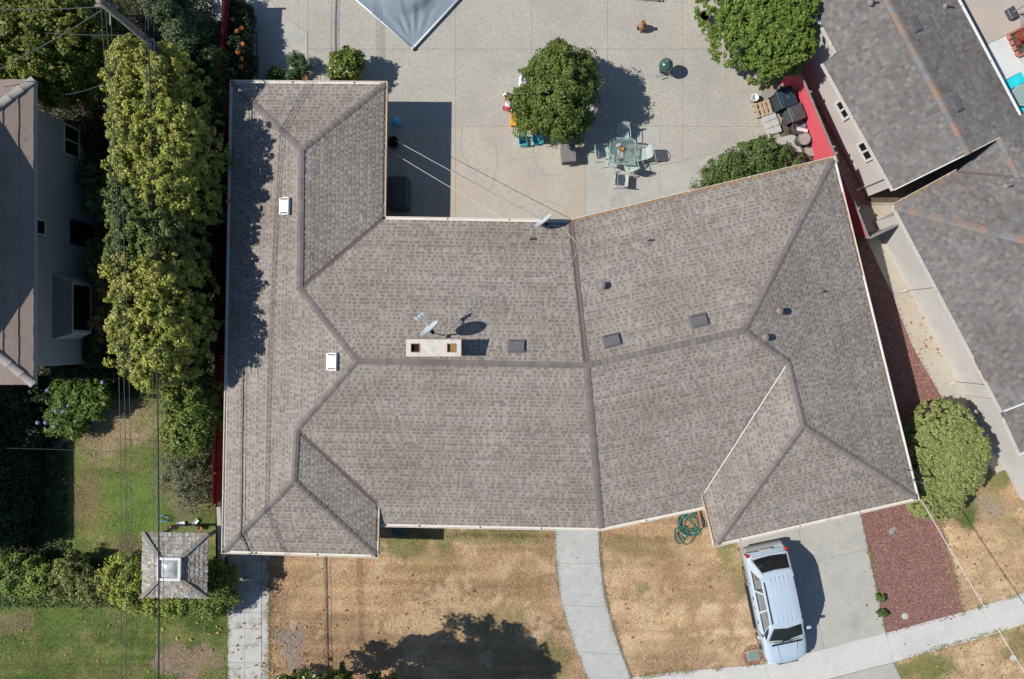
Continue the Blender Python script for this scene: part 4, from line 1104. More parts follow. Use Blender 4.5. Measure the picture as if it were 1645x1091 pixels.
for (x0,y0),(x1,y1) in (((1617,57),(1700,17)), ((1617,57),(1634,92)), ((1634,92),(1700,60))):
    a, b = W(x0,y0), W(x1,y1); n_ = int((b-a).length/.215)
    for i in range(n_): 
        p = a+(b-a)*((i+.5)/n_); instance(bk_, 'brick', Matrix.Translation(p) @ Matrix.Rotation(math.atan2(b.y-a.y, b.x-a.x), 4, 'Z'), pl)
MB().prism(poly_px([(1619,59),(1700,19),(1700,58),(1635,90)]), -.05, .05).build('soil', 'soil', parent=pl, world=True)

# ================================================================== FENCES
def fence(name, p0, p1, h, label, m='red_fence', bw=.14, out=1, post=2.4, cap='grey_wood', shared={}):
    p0 = Vector(p0); p1 = Vector(p1); d = p1-p0; L = d.length; a = math.atan2(d.y, d.x)
    t = thing(name, p0, 0, label, 'fence', 'timber fences')
    key = (m, bw, round(h, 2))
    if key not in shared: shared[key] = MB().bevbox((0,0,h/2), (bw-.003, .02, h), .003).mesh('board', m)
    n = int(L/bw); r = Matrix.Rotation(a, 4, 'Z')
    for i in range(n):
        M = Matrix.Translation(d*((i+.5)/n)+Vector((0,0,random.uniform(-.01,.01)))) @ r; instance(shared[key], 'board', M, t, world=False)
    dn_ = d.normalized(); s_ = Vector((-dn_.y, dn_.x, 0))*out
    for z in (.3, h-.3): MB().bar(s_*.035+Vector((0,0,z)), d+s_*.035+Vector((0,0,z)), .04, .09).build('rail', cap, parent=t)
    k = 0
    while k*post < L+.01:
        p = d*(min(k*post, L)/L)+s_*.085; MB().bevbox((p.x,p.y,h/2+.02), (.09,.09,h+.04), .01, rz=a).build('post', cap, parent=t); k += 1
    if m != 'shaded_red_fence': MB().bar(Vector((0,0,h+.015)), d+Vector((0,0,h+.015)), .07, .03).build('cap_rail', cap if cap != 'red' else m, parent=t)
    return t
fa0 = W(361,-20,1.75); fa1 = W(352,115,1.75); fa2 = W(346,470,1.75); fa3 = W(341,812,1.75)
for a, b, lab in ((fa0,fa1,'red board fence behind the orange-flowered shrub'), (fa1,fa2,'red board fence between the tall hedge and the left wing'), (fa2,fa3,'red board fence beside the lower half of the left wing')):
    fence('board_fence', (a.x,a.y,-.05), (b.x,b.y,-.05), 1.8, lab, 'shaded_red_fence', out=1, cap='shaded_red_fence')
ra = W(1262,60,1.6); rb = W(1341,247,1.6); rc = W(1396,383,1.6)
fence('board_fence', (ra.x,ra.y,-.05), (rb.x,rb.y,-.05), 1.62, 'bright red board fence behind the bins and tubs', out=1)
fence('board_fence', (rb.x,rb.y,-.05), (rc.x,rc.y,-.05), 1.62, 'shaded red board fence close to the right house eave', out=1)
g1 = W(1443,361,1.7)
fence('side_gate', (rc.x,rc.y,-.05), (g1.x,g1.y,-.05), 1.65, 'pale timber gate panel across the side passage', 'grey_wood', out=1, post=3, cap='grey_wood')
ww = W(352,812,1.5); we = W(352,1000,1.2)
bwl = MB(); a, b = W(350,815,1.3), W(353,900,1.3); bwl.bar((a.x,a.y,.6), (b.x,b.y,.6), .16, 1.3)
tag(bwl.build('garden_wall', 'stucco'), 'low tan rendered wall between the arbor and the house corner', 'wall')

# ================================================================== ARBOR with shake roof and skylight
c = W(281, 908, 2.25); ar = thing('arbor', (c.x, c.y, 0), R(-1), 'small square arbor with weathered shake roof and domed skylight', 'arbor')
hs = 1.28; he = 2.25; ht = 2.62; hi = .40
rs = random.Random(4); b = MB()
for side in range(4):
    Rm = Matrix.Rotation(side*math.pi/2, 4, 'Z')
    rows = 6
    for k in range(rows):
        t0, t1 = k/rows, (k+1)/rows; w0 = hs+(hi-hs)*t0; w1 = hs+(hi-hs)*t1; z0 = he+(ht-he)*t0; z1 = he+(ht-he)*t1
        x = -w0
        while x < w0-.02:
            w = min(rs.uniform(.05,.15), w0-x); jag = rs.uniform(-.02,.03); th = rs.uniform(.012,.035)
            cl = lambda xx: max(-w1, min(w1, xx))
            base = [(.46,.445,.41),(.38,.365,.335),(.50,.46,.37),(.40,.32,.26)][rs.choice([0,0,1,1,2,3] if side != 1 else [1,1,3,3,0])]
            kk = rs.uniform(.75,1.2); col = tuple(v*kk for v in base)
            vs = [Rm @ Vector(p) for p in ((x+.004,-w0-jag,z0+th),(x+w-.004,-w0-jag,z0+th),(cl(x+w-.004),-w1,z1+.006),(cl(x+.004),-w1,z1+.006),(x+.004,-w0-jag,z0-.01),(x+w-.004,-w0-jag,z0-.01))]
            b.add(vs, ((0,1,2,3),(4,5,1,0),(4,0,3),(1,5,2)), col); x += w
b.build('roof_shakes', 'shake', parent=ar, kind='stuff')
dk = MB(); dk.add([(-hs,-hs,he-.02),(hs,-hs,he-.02),(hs,hs,he-.02),(-hs,hs,he-.02),(-hi,-hi,ht-.02),(hi,-hi,ht-.02),(hi,hi,ht-.02),(-hi,hi,ht-.02)], ((0,1,5,4),(1,2,6,5),(2,3,7,6),(3,0,4,7)))
dk.build('roof_deck', 'grey_wood', parent=ar)
for sx_ in (-1,1):
    for sy_ in (-1,1):
        k = 7; 
        for i in range(k):
            t0, t1 = i/k, (i+1.1)/k
            pa = Vector((sx_*(hs+(hi-hs)*t0), sy_*(hs+(hi-hs)*t0), he+(ht-he)*t0+.05)); pb = Vector((sx_*(hs+(hi-hs)*t1), sy_*(hs+(hi-hs)*t1), he+(ht-he)*t1+.035))
            MB().bar(pa, pb, .16, .025).build('hip_shake', 'grey_wood', parent=ar)
        MB().bevbox((sx_*.95, sy_*.95, he/2-.05), (.11,.11,he), .012).build('post', 'grey_wood', parent=ar)
for s_ in (-1,1): MB().box((s_*.95,0,he-.12), (.06,2.2,.16)).build('beam', 'grey_wood', parent=ar); MB().box((0,s_*.95,he-.20), (2.2,.06,.16)).build('beam', 'grey_wood', parent=ar)
cu = MB(); 
for dx, dy, lx, ly in ((-.40,0,.10,.90),(.40,0,.10,.90),(0,-.40,.70,.10),(0,.40,.70,.10)): cu.box((dx,dy,ht+.04), (lx,ly,.16))
sk = cu.build('skylight', 'white_metal', parent=ar)
n = 10; vs = []; fs = []
for i in range(n+1):
    for j in range(n+1):
        x = -.345+.69*i/n; y = -.345+.69*j/n; t = (1-(abs(x)/.345)**2.2)*(1-(abs(y)/.345)**2.2); vs.append((x, y, ht+.04+.13*max(0,t)**.6))
for i in range(n):
    for j in range(n): a = i*(n+1)+j; fs.append((a, a+n+1, a+n+2, a+1))
MB().add(vs, fs).build('dome', 'clear_dome', parent=sk, smooth=True)

# ================================================================== UTILITY POLE AND CABLES
px_, py_ = -12.83, 10.54
up = thing('utility_pole', (px_, py_, -.1), 0, 'tall weathered timber utility pole rising out of the hedge at upper left', 'pole')
MB().tube([(0,0,0),(0,0,4),(0,0,7.9)], [.15,.135,.115], 14).build('pole', 'pole_wood', parent=up, smooth=True)
MB().bar((-.35,0,7.5), (.35,0,7.5), .09, .11).build('crossarm', 'pole_wood', parent=up)
for x in (-.13, .01, .15): MB().lathe([(.03,7.56),(.05,7.6),(.03,7.66),(.045,7.70),(.0,7.74)], (x,0,0), 10).build('insulator', 'car_trim', parent=up)
MB().lathe([(.0,4.6),(.13,4.6),(.15,4.7),(.15,5.15),(.10,5.22),(0,5.24)], (.16,-.18,0), 16).build('splice_case', 'bin_blue', parent=up, smooth=True)
b = MB(); b.bar((0,-.1,5.35),(.35,-.1,5.35),.05,.06); b.bar((0,-.1,7.3),(0,-.5,7.3),.03,.03); b.build('bracket', 'car_trim', parent=up)
def sag(a, b, s_, n=24):
    a = Vector(a); b = Vector(b); return [a+(b-a)*(i/n)-Vector((0,0,s_*4*(i/n)*(1-i/n))) for i in range(n+1)]
YS = -24
for x, m_, r_, s_, z, lab in ((-12.95,'wire_grey',.010,1.0,7.5,'upper overhead wire, leftmost of the three from the pole top'), (-12.81,'wire_grey',.010,1.05,7.5,'upper overhead wire, middle of the three from the pole top'), (-12.67,'wire_grey',.010,1.1,7.5,'upper overhead wire, rightmost of the three from the pole top'),
                         (-12.60,'wire_black',.030,.55,5.35,'thick black overhead cable running down the left side over hedge and arbor'), (-12.74,'wire_grey',.008,.45,5.3,'thin overhead wire just left of the thick black cable'), (-12.43,'wire_grey',.010,.5,5.3,'thin overhead wire just right of the thick black cable')):
    for seg, (y0, y1) in enumerate(((py_, YS), )):
        P_ = sag((x,16.5,z+.1), (x,py_,z), .15, 8)[:-1]+sag((x,py_,z), (x+.1,YS,z-.1), s_, 40)
        tag(MB().tube(P_, r_, 6).build('overhead_cable', m_), lab, 'cable', 'overhead cables')
for a, b_, lab, r_ in (((px_-.1,py_,7.4), W(-30,14,6.2), 'pale service wire from the pole top running level to the left edge', .014), ((px_-.1,py_,7.3), W(-40,130,5.2), 'pale service wire slanting down from the pole top to the tiled roof', .016),
                   ((px_,py_,5.4), W(60,52,4.4), 'short grey wire from mid pole toward the dark green tree', .010), (W(168,133,6.9), W(105,152,4.6), 'short loose wire above the dark gap beside the tall hedge', .010), (W(10,720,2.6), W(230,728,2.0), 'thin pale line strung across the shady yard at left', .008)):
    tag(MB().tube(sag(a, b_, .12, 16), r_, 6).build('service_wire', 'wire_grey'), lab, 'cable', 'overhead cables')
tag(MB().tube(sag(W(1480,803,2.75), W(1690,1152,3.9), .12, 24), .016, 6).build('service_wire', 'wire_white'), 'white service wire from the right house corner across the dry lawn', 'cable', 'overhead cables')
# mast and aerial where the service wire lands
p = W(1470,772,2.45); mst = thing('service_mast', p, 0, 'small service mast with drooping black aerial at the right roof corner', 'mast')
MB().tube([(0,0,-.1),(0,0,.42),(.06,-.05,.48),(.10,-.10,.42)], .028, 8).build('mast', 'wire_grey', parent=mst)
MB().tube(smooth_pts([(0,0,.40),(-.12,.25,.42),(-.28,.45,.40),(-.52,.50,.30)]), .018, 6).build('aerial', 'wire_black', parent=mst)
b = MB(); b.tube([(-.2,0,.3),(.0,0,.36)], .012, 6); b.tube([(-.22,.12,.3),(-.05,-.05,.34)], .012, 6); b.build('cross_rods', 'wire_black', parent=mst)
# clothes lines over the patio
for a, b_, lab in ((W(636,226,1.75), W(866,352,2.3), 'upper pale clothes line across the shaded patio'), (W(632,246,1.75), W(806,350,2.3), 'lower pale clothes line with a few pegs across the shaded patio')):
    L_ = sag(a, b_, .05, 16); cl_ = thing('clothes_line', (L_[0].x, L_[0].y, 0), 0, lab, 'line', 'clothes lines')
    MB().tube(L_, .011, 6).build('line', 'wire_white', parent=cl_, world=True)
    for k in (5, 7, 8, 10, 11, 13):
        p = L_[k]; MB().box(p-Vector((0,0,.03)), (.025,.02,.08)).build('peg', random.choice(['lumber','toy_blue','lumber']), parent=cl_, world=True)
# ================================================================== PLANTS
def leaf_cloud(Cn, Nn, size, cols, r, aspect=.5, droop=.15):
    """kite leaves: centres, normals -> V, F, colours"""
    n = len(Cn)
    rv = r.normal(size=(n, 3)); T = rv-(rv*Nn).sum(1, keepdims=True)*Nn; T /= np.linalg.norm(T, axis=1, keepdims=True)+1e-9
    Bv = np.cross(Nn, T); s_ = size[:, None]
    V = np.empty((n, 4, 3))
    V[:, 0] = Cn-T*s_*.5; V[:, 1] = Cn+Bv*s_*aspect*.5; V[:, 2] = Cn+T*s_*.5-Nn*s_*droop; V[:, 3] = Cn-Bv*s_*aspect*.5
    return V.reshape(-1, 3), np.arange(n*4).reshape(-1, 4), np.repeat(cols, 4, 0)
def crown_points(blobs, nc, rc, per, leaf, c1, c2, seed, shell=.72, flat=0.0, lump=.15, tips=None, dead=0.0):
    """blobs [(x, y, z0, z1, rx, ry)] -> clumps of leaves"""
    r = np.random.default_rng(seed)
    wts = np.array([b[4]*b[5]+(b[3]-b[2])*(b[4]+b[5])*.4 for b in blobs]); wts = wts/wts.sum()
    bi = r.choice(len(blobs), nc, p=wts); Bn = np.array(blobs)[bi]
    d = r.normal(size=(nc, 3)); d[:, 2] = np.abs(d[:, 2])*1.1-.35; d /= np.linalg.norm(d, axis=1, keepdims=True)
    # more than half of the clumps are spread evenly over the footprint, on top of the dome
    p_ = 2+flat*4; ev = r.random(nc) < .55; a_ = r.uniform(0, 2*np.pi, nc); rr_ = np.sqrt(r.random(nc))
    top = np.stack([rr_*np.cos(a_), rr_*np.sin(a_), (1-rr_**p_)**(1/p_)], 1); d[ev] = top[ev]
    rad = shell+(1-shell)*r.random(nc)**.5
    rad *= 1+(r.random(nc)-.5)*2*lump
    cz = Bn[:, 2]+(Bn[:, 3]-Bn[:, 2])*.5; hz = (Bn[:, 3]-Bn[:, 2])*.5
    sc = np.stack([Bn[:, 4], Bn[:, 5], hz], 1)
    cc = np.stack([Bn[:, 0], Bn[:, 1], cz], 1)+d*sc*rad[:, None]
    nrm = d/sc; nrm /= np.linalg.norm(nrm, axis=1, keepdims=True)
    rcs = rc*r.uniform(.65, 1.35, nc); tcl = r.random(nc)
    k = np.repeat(np.arange(nc), per); n = len(k)
    e = r.normal(size=(n, 3))+nrm[k]*.6+np.array((0,0,.35)); e /= np.linalg.norm(e, axis=1, keepdims=True)
    st_ = r.uniform(.45, 1.75, (nc, 3)); P = cc[k]+e*st_[k]*(rcs[k]*r.random(n)**.55*1.2)[:, None]
    N_ = e*.7+nrm[k]*.3+np.array((0,0,.35))+r.normal(size=(n, 3))*.55; N_ /= np.linalg.norm(N_, axis=1, keepdims=True)
    t = np.clip(tcl[k]*.75+r.random(n)*.35, 0, 1)[:, None]
    col = np.array(c1)*(1-t)+np.array(c2)*t
    col *= r.uniform(.75, 1.25, (n, 1)); col *= 1+r.normal(0, .05, (n, 3))
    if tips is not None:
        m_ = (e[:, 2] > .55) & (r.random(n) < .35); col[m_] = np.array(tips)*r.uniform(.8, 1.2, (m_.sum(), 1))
    if dead:
        m_ = r.random(n) < dead; col[m_] = np.array((.26,.17,.07))*r.uniform(.7, 1.3, (m_.sum(), 1))
    return P, N_, r.uniform(.65, 1.35, n)*leaf, np.clip(col, .005, .9), r
def trunk_mesh(base, tops, r0, r):
    b = MB(); base = Vector(base)
    for i, t in enumerate(tops):
        t = Vector(t); mid_ = base.lerp(t, .5)+Vector((r.uniform(-.12,.12), r.uniform(-.12,.12), .1))
        f = base+Vector((0,0,.15*i/ max(1, len(tops))))
        b.tube([f, f.lerp(mid_, .5), mid_, t], [r0, r0*.8, r0*.55, r0*.18], 7)
    return b
def plant(name, label, cat, base, blobs, nc, rc, per, leaf, c1, c2, seed, group=None, trunk=.08, m='leaf', part='crown', aspect=.62, limbs=7, fill=1.7, **kw):
    """blobs relative px: [(px, py, zc for unprojection, z0, z1, rx, ry)]"""
    bl = []
    for (px, py, zc, z0, z1, rx, ry) in blobs: x, y = W2(px, py, zc); bl.append((x, y, z0, z1, rx, ry))
    bx, by = W2(*base) if len(base) == 2 else W2(base[0], base[1], base[2])
    t = thing(name, (bx, by, -.03), 0, label, cat, group)
    P, N_, s_, col, r = crown_points(bl, int(nc*fill), rc, per, leaf*1.12, c1, c2, seed, **kw)
    P = P[:, :]-np.array((bx, by, -.03)); keep = P[:, 2] > .02
    V, F, cc = leaf_cloud(P[keep], N_[keep], s_[keep], col[keep], r, aspect)
    np_obj(part, V, F, m, cc, parent=t)
    rr = random.Random(seed); tops = []
    for i in range(limbs):
        q_ = bl[i % len(bl)]; tops.append((q_[0]-bx+rr.uniform(-.5,.5)*q_[4], q_[1]-by+rr.uniform(-.5,.5)*q_[5], q_[2]+(q_[3]-q_[2])*rr.uniform(.6,.85)))
    trunk_mesh((0,0,0), tops, trunk, rr).build('trunk', 'bark', parent=t, smooth=True)
    return t

YG1, YG2 = (.51,.50,.095), (.24,.31,.065)
GG1, GG2 = (.10,.155,.04), (.075,.12,.035)
# tall yellow-green hedge trees
hedge = [('top one under the utility pole', (250,190), [(215,135,3.2,.5,3.6,1.15,1.3),(275,160,3.6,.5,4.1,1.35,1.5),(230,205,3.8,.5,4.2,1.5,1.3)], YG1, YG2, 1),
         ('second from the top, beside the dark tree', (265,290), [(295,240,4.0,.5,4.5,1.5,1.35),(230,265,3.9,.5,4.4,1.4,1.2),(290,305,4.0,.5,4.4,1.45,1.2)], YG1, YG2, 2),
         ('duller green one in the middle of the row', (245,380), [(225,340,3.8,.5,4.2,1.3,1.2),(265,375,4.0,.5,4.4,1.4,1.3),(220,400,3.6,.5,4.0,1.2,1.2)], (.23,.26,.07), (.14,.195,.06), 3),
         ('second from the bottom', (255,470), [(215,450,3.7,.5,4.1,1.15,1.1),(275,455,4.0,.5,4.5,1.3,1.3),(235,500,3.9,.5,4.3,1.35,1.2)], YG1, (.16,.21,.045), 4),
         ('lowest one, above the clipped citrus bush', (265,560), [(225,545,3.8,.5,4.2,1.2,1.2),(280,540,4.0,.5,4.5,1.3,1.35),(255,585,3.6,.5,4.0,1.1,.9)], YG1, YG2, 5)]
for lab, base, bl, c1, c2, sd in hedge:
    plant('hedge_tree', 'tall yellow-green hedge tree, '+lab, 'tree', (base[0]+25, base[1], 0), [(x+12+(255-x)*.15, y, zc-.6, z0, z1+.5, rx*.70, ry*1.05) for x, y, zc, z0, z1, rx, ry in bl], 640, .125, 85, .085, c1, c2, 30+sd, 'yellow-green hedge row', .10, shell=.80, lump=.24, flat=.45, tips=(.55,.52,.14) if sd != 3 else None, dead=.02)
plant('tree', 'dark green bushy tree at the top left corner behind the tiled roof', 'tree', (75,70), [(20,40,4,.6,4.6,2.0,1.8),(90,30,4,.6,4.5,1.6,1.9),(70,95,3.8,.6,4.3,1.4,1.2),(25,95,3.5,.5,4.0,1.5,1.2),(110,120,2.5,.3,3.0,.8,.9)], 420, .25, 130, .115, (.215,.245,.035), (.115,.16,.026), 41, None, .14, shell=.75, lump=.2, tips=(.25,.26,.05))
plant('shrub', 'grey-green leafy shrub at the top beside the pole', 'shrub', (280,50), [(265,20,2.6,.2,3.0,.9,1.0),(290,60,2.4,.2,2.8,.75,.8),(255,-15,2.6,.2,3.0,.9,.9)], 110, .22, 130, .085, (.155,.20,.09), (.105,.15,.065), 42, None, .06, lump=.25)
plant('shrub', 'small green shrub in the dark gap under the pole wires', 'shrub', (215,78), [(205,65,1.6,.1,1.9,.6,.55)], 40, .18, 90, .09, (.12,.19,.03), (.08,.13,.03), 43, None, .04)
plant('shrub', 'dark vine-like shrub against the red fence by the hedge', 'shrub', (345,130), [(335,110,1.8,.1,2.2,.8,.9),(338,170,1.8,.1,2.2,.45,1.0)], 70, .2, 110, .09, (.085,.125,.03), (.06,.095,.025), 44, None, .05)
plant('shrub', 'green shrub leaning out toward the grey house wall', 'shrub', (150,300), [(150,290,1.6,.1,2.0,.5,.6),(165,330,1.8,.1,2.4,.55,.6),(160,420,1.7,.1,2.2,.45,.9)], 70, .2, 100, .10, (.12,.165,.065), (.085,.125,.045), 45, None, .05, lump=.3)
plant('shrub', 'reddish tipped shrub beside the bay window', 'shrub', (165,470), [(170,465,1.8,.1,2.2,.35,.45),(165,520,1.8,.1,2.1,.4,.6)], 34, .18, 90, .10, (.26,.13,.06), (.20,.20,.05), 46, None, .04, lump=.35)
plant('shrub', 'glossy dark green rounded bush below the tall hedge', 'bush', (300,670), [(295,650,2.2,.1,2.5,1.05,1.0),(300,690,2.1,.1,2.4,1.0,.95)], 130, .20, 130, .115, (.30,.335,.065), (.12,.19,.04), 47, None, .07, lump=.12, shell=.78)
plant('shrub', 'sparse grey-green bush with bluish blossom between lawn and red fence', 'bush', (305,770), [(300,755,1.0,.05,1.3,1.1,.9),(312,795,.9,.05,1.1,.8,.8)], 95, .22, 60, .07, (.22,.22,.13), (.15,.165,.075), 48, None, .05, lump=.3, shell=.5)
ag = plant('agapanthus', 'green strappy agapanthus clump with pale blue flower heads', 'plant', (120,650), [(130,640,.8,.05,1.0,1.2,.7),(105,675,.7,.05,.9,.8,.6)], 95, .22, 70, .20, (.21,.315,.06), (.12,.20,.04), 49, None, .02, aspect=.22, limbs=2, part='leaves')
for x, y in ((77,627),(110,652),(128,636),(165,614),(90,660),(99,652),(103,661),(74,679),(61,679),(88,685)):
    r = np.random.default_rng(int(x*y)); n = 60; e = r.normal(size=(n,3)); e[:, 2] = abs(e[:, 2]); e /= np.linalg.norm(e, axis=1, keepdims=True)
    p = W(x, y, 1.05); P = e*.085+np.array(p-ag.location); V, F, cc = leaf_cloud(P, e, np.full(n,.06), np.array((.42,.50,.74))*r.uniform(.8,1.25,(n,1)), r, .6); np_obj('flower_head', V, F, 'petal', cc, parent=ag)
    b_ = p-ag.location; MB().tube([(b_.x*.9, b_.y*.9, 0), (b_.x, b_.y, 1.05)], .009, 5).build('stalk', 'hose_green', parent=ag)
# shaded planting at far left
plant('tree', 'dark shaded tree in the lower left neighbour yard', 'tree', (20,790), [(10,740,.5,.1,.9,1.1,1.5),(15,830,.5,.1,.95,1.0,1.3),(35,690,.5,.1,.8,.8,.7)], 190, .28, 110, .12, (.045,.065,.02), (.03,.045,.015), 50, None, .10, lump=.2)  # deep house shade is put into these very dark leaf colours
plant('shrub', 'dark low foliage below the grey house wall', 'shrub', (60,625), [(30,640,.8,.05,1.1,1.3,.6),(130,600,.6,.05,.8,1.3,.4),(150,560,.9,.05,1.2,.5,1.0),(155,230,.8,.05,1.2,.5,1.4)], 100, .2, 80, .11, (.06,.09,.025), (.04,.065,.02), 51, None, .04)
# low hedge by the arbor
for i, (lab, base, bl, c1, c2) in enumerate((('leftmost, at the frame edge', (30,930), [(20,925,1.1,.05,1.3,1.1,.85),(60,940,1.0,.05,1.2,.9,.8)], (.155,.20,.035), (.085,.125,.03)),
        ('middle one, browner, with gaps', (125,935), [(110,930,1.0,.05,1.2,1.0,.8),(150,945,.9,.05,1.1,.8,.7)], (.15,.165,.05), (.085,.11,.03)),
        ('brightest, touching the arbor roof', (200,945), [(195,935,1.1,.05,1.3,.9,.9),(215,965,.9,.05,1.0,.9,.45)], (.24,.255,.045), (.125,.165,.03)),
        ('strip under the front of the arbor', (290,970), [(280,972,.8,.05,.95,1.5,.45)], (.20,.23,.04), (.10,.145,.03)),
        ('darkest, right of the arbor by the walk', (350,945), [(350,935,1.2,.05,1.6,.75,.95),(340,970,.9,.05,1.1,.7,.5)], (.135,.165,.035), (.065,.10,.025)))):
    plant('hedge', 'low leafy hedge beside the arbor, '+lab, 'hedge', base, bl, 85 if i != 3 else 60, .19, 105, .085, tuple(v*2.3 for v in c1), tuple(v*1.8 for v in c2), 60+i, 'low hedge by the arbor', .04, lump=.25, shell=.6, dead=.05)
# patio tree
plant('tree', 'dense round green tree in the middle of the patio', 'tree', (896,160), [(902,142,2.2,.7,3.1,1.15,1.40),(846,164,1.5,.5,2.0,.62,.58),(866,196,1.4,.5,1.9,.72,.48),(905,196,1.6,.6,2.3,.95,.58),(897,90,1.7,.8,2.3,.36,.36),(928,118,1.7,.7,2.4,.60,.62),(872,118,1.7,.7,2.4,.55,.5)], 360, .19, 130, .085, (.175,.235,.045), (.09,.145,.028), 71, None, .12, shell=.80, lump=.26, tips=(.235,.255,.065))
# clipped tree at the top right of the patio
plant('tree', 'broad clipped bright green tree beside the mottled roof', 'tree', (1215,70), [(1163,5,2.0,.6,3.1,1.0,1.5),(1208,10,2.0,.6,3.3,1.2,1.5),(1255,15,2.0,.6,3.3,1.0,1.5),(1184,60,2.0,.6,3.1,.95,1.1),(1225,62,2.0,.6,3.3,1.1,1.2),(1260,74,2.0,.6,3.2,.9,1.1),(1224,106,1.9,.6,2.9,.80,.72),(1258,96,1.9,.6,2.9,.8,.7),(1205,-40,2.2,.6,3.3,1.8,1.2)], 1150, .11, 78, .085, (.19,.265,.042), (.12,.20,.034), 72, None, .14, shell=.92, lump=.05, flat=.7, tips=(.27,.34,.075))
plant('bush', 'loose dark green bush at the back eave near the tubs', 'bush', (1200,262), [(1180,268,1.1,.1,1.5,.95,.6),(1225,248,1.2,.1,1.6,.75,.6),(1260,255,1.1,.1,1.4,.8,.5),(1145,285,.9,.1,1.1,.6,.35),(1210,285,1.0,.1,1.3,1.2,.5)], 150, .17, 120, .085, (.165,.215,.065), (.095,.145,.035), 73, None, .06, lump=.25, shell=.75)
# clipped shrub at the right corner
plant('bush', 'smooth clipped olive green bush at the right corner of the house', 'bush', (1525,735), [(1511,692,1.0,.02,1.72,1.10,1.25),(1534,722,1.0,.02,1.72,1.15,1.20),(1522,748,1.0,.02,1.68,1.25,1.35),(1497,782,1.0,.02,1.6,1.2,1.3),(1494,735,1.0,.02,1.65,1.15,1.5)], 1700, .07, 62, .07, (.385,.425,.155), (.27,.325,.105), 74, None, .10, shell=.97, lump=.015, flat=.8, dead=.035)
# small plants at the back of the left wing
for i, (lab, px, py, r_, h_, c1, c2) in enumerate((('tall feathery plant by the back wall of the left wing', 479,103,.38,.8,(.12,.20,.06),(.08,.14,.045)), ('small green plant at the back eave, leftmost', 443,122,.24,.4,(.11,.20,.05),(.07,.13,.04)), ('small green plant at the back eave beside the feathery one', 470,124,.24,.35,(.12,.19,.06),(.08,.13,.04)))):
    plant('garden_plant', lab, 'plant', (px, py), [(px, py, h_*.6, .03, h_, r_, r_)], 26, .12, 60, .09, c1, c2, 80+i, 'small plants behind the left wing', .02, aspect=.3, lump=.4)
cit = plant('potted_tree', 'small yellow-green citrus tree behind the left wing', 'plant', (560,112), [(557,105,1.0,.35,1.35,.62,.58)], 55, .15, 90, .12, (.23,.27,.04), (.10,.17,.03), 84, None, .05, m='leaf_glossy', lump=.2)
MB().lathe([(.20,.0),(.26,.34),(.28,.36),(.24,.36),(.22,.30)], n=18).build('pot', 'terracotta', parent=cit, smooth=True)
# orange-flowered shrub by the red fence
os_ = plant('shrub', 'dark shrub with big orange blossoms beside the red fence', 'shrub', (388,80), [(380,70,.9,.05,1.3,.5,1.2),(385,100,.8,.05,1.1,.5,.8),(382,30,.8,.05,1.1,.5,.7)], 75, .19, 90, .10, (.045,.075,.025), (.03,.05,.018), 85, None, .05, lump=.3)
for x, y, h_ in ((367,69,1.25),(390,71,1.25),(382,84,1.35),(388,95,1.3),(387,107,1.25),(380,50,1.2),(373,31,1.1),(388,45,1.1)):
    r = np.random.default_rng(int(x*y)); n = 46; e = r.normal(size=(n,3)); e[:, 2] = abs(e[:, 2])*.8; e /= np.linalg.norm(e, axis=1, keepdims=True)
    p = W(x, y, h_+.15); P = e*np.array((.11,.11,.07))*r.uniform(.6,1,(n,1))+np.array(p-os_.location); V, F, cc = leaf_cloud(P, e, np.full(n,.08), np.array((.80,.33,.10))*r.uniform(.8,1.25,(n,1))*np.array([1,1,1]), r, .7); np_obj('blossom', V, F, 'petal', cc, parent=os_)
# big tree at the lower edge: mostly out of frame, its shadow falls on the lawn
plant('tree', 'street-side tree whose crown tips show at the bottom edge above its shadow', 'tree', (560,1185), [(470,1110,2.9,1.8,3.4,.55,.45),(545,1104,3.1,1.8,3.6,.5,.45),(612,1110,3.0,1.8,3.5,.5,.40),(512,1160,5.4,4.0,6.6,1.7,1.12),(425,1172,5.1,3.8,6.0,1.1,.9),(590,1172,4.9,3.6,5.8,1.35,.95),(655,1180,4.4,3.2,5.2,.9,.7),(520,1200,4.5,2.6,6.0,2.4,1.2)], 330, .22, 110, .13, (.21,.255,.04), (.085,.13,.025), 90, None, .16, m='leaf_glossy', lump=.25, shell=.7)
rs_ = plant('rose_bush', 'white-flowered rose bush at the bottom edge of the dry lawn', 'plant', (530,1100), [(530,1096,1.2,.1,1.5,.35,.25),(455,1100,1.1,.1,1.4,.4,.25)], 20, .14, 50, .09, (.19,.235,.035), (.085,.13,.025), 91, None, .03, lump=.3)
for x, y in ((530,1087),(449,1089),(543,1093)):
    r = np.random.default_rng(x); n = 40; e = r.normal(size=(n,3)); e[:, 2] = abs(e[:, 2]); e /= np.linalg.norm(e, axis=1, keepdims=True)
    p = W(x, y, 1.6); V, F, cc = leaf_cloud(e*.09+np.array(p-rs_.location), e, np.full(n,.08), np.full((n,3),.8), r, .7); np_obj('flower', V, F, 'petal', cc, parent=rs_)
# weeds at the driveway edge
for i, (px, py) in enumerate(((1415,960),(1417,985))):
    plant('weed', 'green weed tuft on the driveway edge by the mulch, '+('upper' if i == 0 else 'lower')+' of two', 'plant', (px, py), [(px, py, .1, .0, .18, .16, .14)], 14, .06, 40, .06, (.15,.24,.05), (.10,.17,.04), 95+i, 'weeds at the driveway edge', .008, limbs=2)
plant('flowering_plant', 'small red-flowered plant in the brick planter', 'plant', (1642,62), [(1643,60,.3,.05,.5,.22,.22)], 16, .08, 50, .06, (.12,.22,.05), (.55,.05,.08), 99, None, .01, limbs=2)

